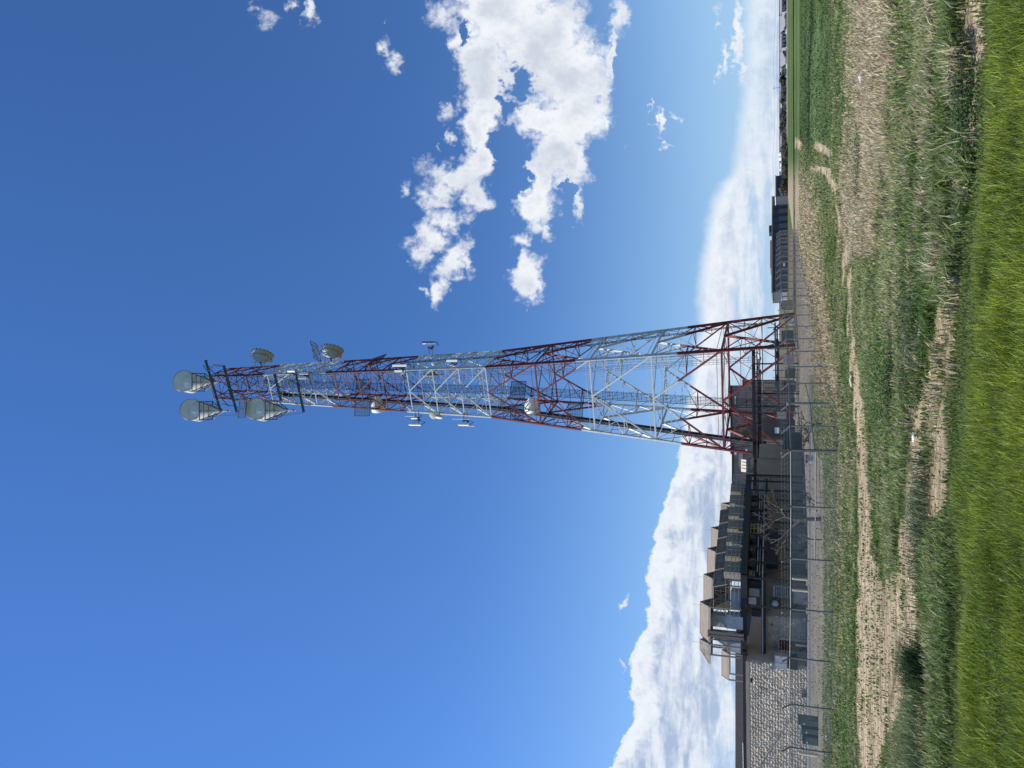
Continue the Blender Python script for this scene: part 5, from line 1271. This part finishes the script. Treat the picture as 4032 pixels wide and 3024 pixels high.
# yard cabinets
thing_box('yard_cabinet', 3086, 3152, 1704, 1762, 100, 1.6, DGR, 'dark green yard cabinet behind the corner of the fence', 'cabinet', doors(3))
thing_box('white_meter_box', 3052, 3068, 1684, 1706, 100, .6, WHT2, 'small white box on a post beside the dark green yard cabinet', 'meter box')
m = MB(); p = pt(3068, 1695, 100.3); m.beam((0, 0, 0), (0, 0, p.z-.1), .12); m.beam((-.4, 0, p.z-.6), (.4, 0, p.z-.6), .08); o = m.build('meter_post', GLV); o.location = (p.x, p.y, .05); tag(o, 'thin galvanised post carrying the small white box', 'post')
thing_box('white_door_shed', 3108, 3129, 1250, 1276, 128, 2, WHT2, 'small bright white panel box at the foot of the far right tower leg', 'box')
eq = [(3086, 3128, 1395, 1440, 104, GRY, 'grey equipment box left of the near right tower leg'), (3092, 3132, 1445, 1490, 118, LOU, 'grey green shelter between the tower legs'),
      (3078, 3128, 1300, 1350, 135, DGR, 'green transformer behind the right part of the fence'), (3088, 3128, 1180, 1222, 138, LOU, 'low grey green cabinet beyond the far right leg'),
      (3076, 3100, 1150, 1180, 150, WHT2, 'pale box in the background beside the warehouse'), (3064, 3100, 1660, 1690, 102, DKS, 'dark electrical panel near the white box'),
      (3060, 3096, 1622, 1650, 102, GRY, 'grey electrical panel rack between the bridge posts'), (3082, 3134, 1500, 1540, 128, WHS, 'dark blue container behind the tower legs')]
for (a, b, c_, d, Y, mt, lab) in eq: thing_box('equipment_box', a, b, c_, d, Y, 1.2, mt, lab, 'cabinet', doors(2))
# rear building blocks seen through the tower
rb = empty('rear_building', (-9, 150, 0), label='grey metal clad building block standing behind the tower', cat='building'); RO = Vector(rb.location)
for (ya, yb, Vt, Y, dep, mt) in [(1518, 1790, 2878, 148, 14, COR), (1495, 1519, 2925, 147, 10, COR), (1730, 1950, 2884, 140, 16, COR)]:
    x0, x1 = px(yb, Y, 5), px(ya, Y, 5); zt = zat(Vt, Y)
    m = MB(); m.box(((x0+x1)/2-RO.x, Y+dep/2-RO.y, zt/2), (x1-x0, dep, zt)); m.build('wall', mt, rb)
    n_ = int((x1-x0)/.45); m = MB()
    for i in range(n_): m.box((x0+(i+.5)*(x1-x0)/n_-RO.x, Y-.04-RO.y, zt/2), (.16, .08, zt-.3))
    o = m.build('siding_ribs', mt, rb); o['kind'] = 'stuff'
    m = MB(); m.box(((x0+x1)/2-RO.x, Y-.1-RO.y, zt-.05), (x1-x0+.1, .3, .3)); m.build('roof_edge', TRM, rb)
for (Va, Vb, ya, yb, mt, nm) in [(2908, 2925, 1780, 1840, GRY, 'louvre'), (2895, 2912, 1905, 1940, BLK, 'opening'), (2892, 2900, 1770, 1790, WHT2, 'light_plate'), (2936, 2942, 1768, 1780, WHT2, 'light_plate'), (2893, 2897, 1560, 1590, WHT2, 'light_plate')]:
    a, b = pt(Vb, yb, 139.6), pt(Va, ya, 139.6); m = MB(); m.box(((a.x+b.x)/2-RO.x, 139.7-RO.y, (a.z+b.z)/2), (b.x-a.x, .3, b.z-a.z)); m.build(nm, mt, rb)
# rooftop units between the hoods and the tower
thing_box('rooftop_unit', 2945, 2968, 1806, 1860, 98, 2.4, LOU, 'grey green rooftop unit with a pale sloped hood right of the deck', 'air conditioner', doors(2))
thing_box('rooftop_unit', 2937, 2968, 1862, 1898, 97, 2.4, LOU, 'grey rooftop unit at the right end of the deck', 'air conditioner', doors(2))
a, b = pt(2943, 1860, 98), pt(2922, 1810, 98); r = empty('sloped_filter_hood', ((a.x+b.x)/2, 98.2, a.z+.15), label='pale cream sloped filter hood above the rooftop unit', cat='vent hood')
w = b.x-a.x; m = MB(); m.slab([(-w/2, -.3, 0), (w/2, -.3, 0), (w/2, .5, b.z-a.z), (-w/2, .5, b.z-a.z)], -.08); m.build('sheet', HOE, r)
for k in range(1, 4): m = MB(); m.beam((-w/2+w*k/4, -.42, 0), (-w/2+w*k/4, .38, b.z-a.z), .06); m.build('stiffener', HOE, r)
# step walls of the building right of the deck
bbox((px(1850, 99), 101, 2.5), (5.0, 3.0, 5.0), TAN, 'wall_core', -.54)
# wall continues behind the bridge
wallslab(Vector((px(1880, 99), 99, 0)), Vector((px(1776, 108), 108, 0)), 0, zat(2990, 104), .3, TAN, 'wall', bd_)
p = pt(3010, 1876, 99.0); r = empty('wall_lamp', p, label='small dark lamp on the tan wall under the cable bridge', cat='wall light'); m = MB(); m.box((0, -.15, 0), (.3, .3, .12)); m.build('housing', BLK, r); m = MB(); m.box((0, 0, .1), (.08, .2, .2)); m.build('bracket', BLK, r)

# ------------------------------------------------------------------ bare trees
def bare_tree(x, y, hgt, label, seed, spread=.5, lean=0, levels=5, trunk=.13, name='bare_tree'):
    r = random.Random(seed); z0 = gzf(x, y); root = empty(name, (x, y, z0), label=label, cat='tree'); mt_, mc = MB(), MB()
    def grow(p, d, ln, rad, lv):
        n_ = 3; q = p
        for i in range(n_):
            d = (d+Vector((r.uniform(-.18, .18), r.uniform(-.18, .18), r.uniform(-.05, .12)))).normalized(); e = q+d*ln/n_
            (mt_ if lv == 0 else mc).tube(q, e, rad*(1-.25*i/n_), rad*(1-.25*(i+1)/n_), n=6 if lv < 2 else 4, caps=False); q = e
        if lv >= levels: return
        k = 3 if lv < 3 else r.choice((2, 3))
        for i in range(k):
            a = r.uniform(0, 6.28); s_ = r.uniform(.35, .95)*spread*2
            nd_ = (d+Vector((math.cos(a)*s_, math.sin(a)*s_, r.uniform(-.45, .35)))).normalized()
            grow(q, nd_, ln*r.uniform(.62, .88), max(rad*.66, .018), lv+1)
    grow(Vector((0, 0, -.1)), Vector((lean, 0, 1)), hgt*.26, trunk, 0)
    mt_.build('trunk', BRK, root); mc.build('branches', BRK, root); return root
Yt = 54; bare_tree(px(2040, Yt), Yt, 5.4, 'leafless twisted tree inside the fence in front of the dark steel deck', 3, .5, levels=5, trunk=.15)
bare_tree(px(1668, 52), 52, 2.6, 'low leafless shrub behind the corner of the fence', 11, .8, levels=5, trunk=.05, name='bare_shrub')
bare_tree(px(1978, 52), 52, 1.8, 'small bare shrub right of the leafless tree', 17, .8, levels=4, trunk=.04, name='bare_shrub')
bare_tree(px(2120, 53), 53, 2.2, 'bare shrub left of the leafless tree', 21, .7, levels=4, trunk=.05, name='bare_shrub')

# ------------------------------------------------------------------ far right: warehouse, houses, trees, wires
def block(root, ya, yb, Vt, Vb, Y, dep, mt, name='wall', roof=None, zb=None):
    O = Vector(root.location); x0, x1 = px(yb, Y), px(ya, Y); zt = zat(Vt, Y); z0 = (gzf((x0+x1)/2, Y)-1.0) if Vb is None else zat(Vb, Y)
    m = MB(); m.box(((x0+x1)/2-O.x, Y+dep/2-O.y, (zt+z0)/2-O.z), (x1-x0, dep, zt-z0)); o = m.build(name, mt, root)
    if roof: m = MB(); m.box(((x0+x1)/2-O.x, Y+dep/2-.2-O.y, zt+.25-O.z), (x1-x0+.6, dep+.6, .5)); m.build('roof_edge', roof, root)
    return o
wh = empty('warehouse', (px(1000, 450), 470, -2), label='long dark slate warehouse with pale roof edge behind the fence', cat='warehouse')
block(wh, 770, 1150, 3042, None, 450, 60, WHS, roof=LOU); block(wh, 943, 1053, 3032, 3042, 462, 30, LOU, 'roof_screen'); block(wh, 884, 912, 3028, 3040, 452, 12, BLK, 'roof_unit'); block(wh, 1010, 1149, 3037, 3041, 451, 40, LOU, 'roof_screen')
for y in range(790, 1140, 29): block(wh, y, y+2, 3046, 3100, 449.7, .4, BLK, 'pilaster')
block(wh, 1036, 1048, 3084, 3091, 449.5, .4, WHT2, 'white_plate')
w2 = empty('warehouse', (px(735, 430), 440, -2), label='taller dark warehouse wing with a bright roof line and outside stairs', cat='warehouse')
block(w2, 690, 772, 3055, None, 430, 50, WHS, roof=WHT2); block(w2, 694, 770, 3080, None, 428.5, 1.5, BLK, 'loading_bay'); block(w2, 704, 708, 3060, 3080, 429.6, .4, GLS, 'window'); block(w2, 722, 734, 3062, 3080, 429.6, .4, GLS, 'window')
for i in range(7): block(w2, 740+i*4.5, 742+i*4.5, 3064+i*2, 3082, 428, .6, GRY, 'stair_flight')
w3 = empty('warehouse', (px(640, 440), 450, -2), label='low dark building with white rooftop units right of the tall wing', cat='warehouse')
block(w3, 585, 690, 3079, None, 440, 40, WHS, roof=HTN)
for (a, b, t_) in ((598, 604, 3066), (612, 622, 3067), (640, 646, 3070), (656, 664, 3069)): block(w3, a, b, t_, 3078, 445, 5, WHT2, 'roof_unit')
block(w3, 652, 676, 3083, 3104, 439.6, .4, LOU, 'wall_panel'); block(w3, 612, 618, 3084, 3104, 439.6, .4, GLS, 'window')
# cars parked by the warehouse
def car(y, V, Y, mt, label):
    x = px(y, Y); z0 = gzf(x, Y); r = empty('parked_car', (x, Y, z0), 0, label=label, cat='car', group='cars parked by the warehouse'); m = MB()
    prof = [(-2.2, .35), (-2.15, .8), (-1.3, .95), (-.8, 1.45), (.7, 1.48), (1.5, 1.0), (2.2, .85), (2.25, .35)]
    m.slab([(a, -.85, b) for a, b in prof], -1.7); m.build('body', mt, r)
    for sx_ in (-1.35, 1.35):
        for sy_ in (-.85, .85): m = MB(); m.tube((sx_, sy_-.1, .33), (sx_, sy_+.1, .33), .33, n=14); m.build('wheel', BLK, r)
    m = MB(); m.slab([(-.75, -.87, 1.0), (-.6, -.87, 1.38), (.6, -.87, 1.4), (1.2, -.87, 1.02)], -1.74); m.build('window', GLS, r)
for (y, mt, lab) in ((662, WHT2, 'white parked car before the low dark building'), (668, GRY, 'grey parked car just behind the white one'), (520, WHT2, 'white parked car in the gap between trees'), (455, WHT2, 'white parked van like car by the houses')): car(y, 3098, 432 if y > 600 else 560, mt, lab)
# apartment houses on the horizon
def house(ya, yb, Vt, Y, mt, label, win=None, gable=None, roofV=None):
    x0, x1 = px(yb, Y), px(ya, Y); cx_ = (x0+x1)/2; zg = gzf(cx_, Y); r = empty('apartment_house', (cx_, Y, zg), label=label, cat='house', group='apartment houses beyond the field'); zt = zat(Vt, Y)-zg
    w = x1-x0; ze = zt-(1.0 if not roofV else (zat(Vt, Y)-zat(roofV, Y)))
    m = MB(); m.box((0, 6, ze/2), (w*.96, 12, ze)); m.build('wall', mt, r)
    m = MB(); m.slab([(-w/2, -.5, ze), (w/2, -.5, ze), (w/2, 6, zt), (-w/2, 6, zt)], .25); m.slab([(-w/2, 6, zt), (w/2, 6, zt), (w/2, 12.5, ze), (-w/2, 12.5, ze)], .25); m.build('roof', HRF, r)
    m = MB(); m.box((0, -.5, ze-.1), (w, .25, .25)); m.build('gutter', WHT2, r)
    if win:
        nx_, nz_ = win
        for i in range(nx_):
            for j in range(nz_):
                m = MB(); m.box((-w/2+w*(i+.5)/nx_, -.06, ze*(j+.45)/nz_), (w/nx_*.42, .1, ze/nz_*.5)); o = m.build('window', GLS, r)
                m = MB(); m.box((-w/2+w*(i+.5)/nx_, -.1, ze*(j+.45)/nz_-ze/nz_*.27), (w/nx_*.5, .16, .12)); m.build('sill', WHT2, o)
    if gable:
        m = MB(); m.slab([(gable*w/2, -.6, 0), (gable*w/2, -.6, ze), (gable*w/2, 6, zt+.3), (gable*w/2, 12.6, ze), (gable*w/2, 12.6, 0)], .35); m.build('gable_wall', WHT2, r)
    return r
house(-40, 50, 3073, 640, HGW, 'grey two storey apartment house at the far right edge with dark windows', (9, 2))
house(52, 116, 3072, 630, HGW, 'apartment house with a large plain grey roof, second from the right', None, 1, roofV=3092)
house(117, 191, 3073, 640, HGW, 'pale grey apartment house with faint garage bays', (5, 1), roofV=3077)
house(193, 254, 3073, 630, HGW, 'apartment house whose grey roof comes almost to the ground', None, 1, roofV=3094)
house(256, 302, 3073, 640, HGW, 'grey apartment house with two rows of dark windows next to the white box', (5, 2))
house(304, 362, 3072, 620, HTN, 'tan building behind round dark trees', (3, 1), 1, roofV=3074)
house(363, 405, 3072, 620, HTN, 'tan building with a striped front', (8, 1), roofV=3073)
house(528, 580, 3074, 600, HGW, 'grey low house with a white roof line left of the trees', (4, 1), roofV=3077)
for (a, b, c_, d, lab) in ((295, 305, 3081, 3090, 'bright white container before the apartment houses'), (452, 458, 3085, 3092, 'small white shed in the field far away'), (535, 545, 3076, 3080, 'white trailer far away behind trees')):
    Y = 615; p, q = pt(d, b, Y), pt(c_, a, Y); r = empty('white_container', ((p.x+q.x)/2, Y, p.z), label=lab, cat='container'); m = MB(); m.box((0, 1, (q.z-p.z)/2), (q.x-p.x, 2, q.z-p.z)); m.build('box', WHT2, r); m = MB(); m.box((0, -.05, (q.z-p.z)*.4), ((q.x-p.x)*.3, .1, (q.z-p.z)*.7)); m.build('door', GRY, r)
# trees: shared crown meshes of leaf clumps
FOL = [mat('dark_tree_foliage', (.035, .048, .025), .8, var=.35, scale=.8), mat('olive_tree_foliage', (.085, .085, .04), .8, var=.35, scale=.8), mat('bare_twig_crown', (.12, .10, .085), .9, var=.3, scale=.8)]
def crown(seed, mt, n=520, tall=1.0):
    r = random.Random(seed); m = MB(); lobes = [(r.uniform(-.45, .45), r.uniform(-.45, .45), r.uniform(.35, .85)*tall, r.uniform(.28, .5)) for _ in range(7)]
    for i in range(n):
        lx, ly, lz, lr = r.choice(lobes); a, b = r.uniform(0, 6.28), math.acos(r.uniform(-1, 1)); q = lr*r.uniform(.55, 1.05)
        p = Vector((lx+q*math.sin(b)*math.cos(a), ly+q*math.sin(b)*math.sin(a), lz+q*math.cos(b)*.8)); s_ = r.uniform(.05, .12)
        u = Vector((r.uniform(-1, 1), r.uniform(-1, 1), r.uniform(-1, 1))).normalized(); v = u.cross(Vector((r.uniform(-1, 1), r.uniform(-1, 1), 1))).normalized()
        m.add([p-u*s_, p+v*s_*.7, p+u*s_, p-v*s_*.7], [(0, 1, 2, 3)])
    return m.build('crown', mt, mesh_only=True)
CRN = [crown(i, FOL[i % 3], 520 if i % 3 < 2 else 260, .9+.2*(i % 2)) for i in range(9)]
m = MB(); m.tube((0, 0, -.1), (0, 0, .5), .06, .03, n=6); m.tube((0, 0, .35), (.2, .1, .75), .03, .01, n=5); m.tube((0, 0, .35), (-.2, -.1, .7), .03, .01, n=5); TRK = m.build('trunk', BRK, mesh_only=True)
def ftree(x, Y, hgt, kind, label, group, wide=1.0):
    r = empty('tree', (x, Y, gzf(x, Y)-.1), random.uniform(0, 6.28), label=label, cat='tree', group=group); r.scale = (hgt*wide, hgt*wide, hgt)
    link('crown', CRN[kind], r); link('trunk', TRK, r); return r
for (y, Y, hh, k, lab) in [(308, 610, 5.6, 0, 'round dark tree before the tan building, right one'), (325, 608, 5.2, 3, 'round dark tree before the tan building, left one'), (350, 608, 4.6, 4, 'olive tree left of the tan building'),
    (375, 606, 5.4, 1, 'olive tree hiding the foot of the striped building'), (115, 605, 4.5, 2, 'bare tree between two grey roofs at the far right'), (15, 600, 5.2, 0, 'dark tree in front of the far right apartment house'), (35, 602, 4.4, 5, 'bare tree before the far right apartment house'),
    (70, 604, 4.2, 8, 'bare tree under the large plain grey roof'), (170, 604, 3.6, 6, 'dark shrub like tree before the garage bays'), (212, 604, 4.6, 3, 'dark tree under the sloping grey roof'), (222, 603, 4.0, 2, 'bare tree next to the dark one under the sloping roof')]:
    ftree(px(y, Y), Y, hh*(.95 if k in (0, 3) and y > 300 else .62), k, lab, 'trees before the apartment houses', 1.1)
G2 = 'trees along the far side of the green field'
for y in list(range(408, 580, 9))+list(range(585, 760, 8)):
    Y = 600-rng.uniform(0, 70) if y < 580 else 425-rng.uniform(0, 12); hh = rng.uniform(2.2, 4.6) if y < 580 else rng.uniform(1.8, 3.8)
    ftree(px(y, Y), Y, hh, int(rng.integers(0, 9)), 'small far tree in the line of mixed trees left of the houses' if y < 580 else 'low bushy tree along the foot of the dark warehouses', G2 if y < 580 else 'bushes along the warehouses', 1.2)
# skyline of distant woods reads as one mass
m = MB(); r_ = random.Random(5)
for i in range(900):
    y = r_.uniform(-300, 1200); Y = r_.uniform(820, 1000); x = px(y, Y); z = gzf(x, Y); s_ = r_.uniform(2.0, 5.0)
    for k in range(5):
        a = r_.uniform(0, 3.14); c_, q_ = math.cos(a), math.sin(a); ox, oz = r_.uniform(-6, 6), r_.uniform(0, .5)*s_
        m.add([(x+ox-s_*.6*c_, Y-s_*.6*q_, z+oz), (x+ox+s_*.6*c_, Y+s_*.6*q_, z+oz), (x+ox+s_*.3*c_, Y+s_*.3*q_, z+oz+s_*.65), (x+ox-s_*.4*c_, Y-s_*.4*q_, z+oz+s_*.75)], [(0, 1, 2, 3)])
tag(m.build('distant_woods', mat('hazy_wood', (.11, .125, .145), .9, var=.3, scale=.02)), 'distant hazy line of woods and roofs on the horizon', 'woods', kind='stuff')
# pale path beyond the field
m = MB(); prev = None
for y in range(-100, 560, 15):
    V_ = 3104.0 if y < 240 else 3104+(y-240)*.016
    Y = 520+20*math.sin(y*.01); x = px(y, Y); z = gzf(x, Y)+.3
    if prev: m.quad((prev[0], prev[1]-8, prev[2]), (x, Y-8, z), (x, Y+14, z+.02), (prev[0], prev[1]+14, prev[2]+.02))
    prev = (x, Y, z)
tag(m.build('pale_path', CON), 'pale concrete path along the far side of the field', kind='structure')
# power pole and wires far away
p0 = pt(3067, 345, 700); r = empty('power_pole', (p0.x, 700, gzf(p0.x, 700)), label='thin distant power pole standing over the far roofs', cat='pole'); zt = zat(3044, 700)-gzf(p0.x, 700)
m = MB(); m.tube((0, 0, 0), (0, 0, zt), .22, .14, n=8); m.build('shaft', BRK, r); m = MB(); m.beam((-1.5, 0, zt-.6), (1.5, 0, zt-.6), .2); m.build('cross_arm', BRK, r)
pw = empty('power_lines', (p0.x, 700, 0), label='faint power lines sagging above the horizon at the right', cat='wires')
for (Va, Vb) in ((3046, 3040), (3056, 3052), (3060, 3058)):
    m = MB(); a, b = pt(Va, -150, 700), pt(Vb, 1000, 760); pts = []
    for i in range(21): t = i/20; q = a.lerp(b, t); q.z -= 5*math.sin(math.pi*((t*3) % 1))*.35; pts.append(q-Vector(pw.location))
    m.path(pts, .05, 4); m.build('wire', CBL, pw)
print('objects', len(bpy.data.objects), 'blocks', cnt[0])
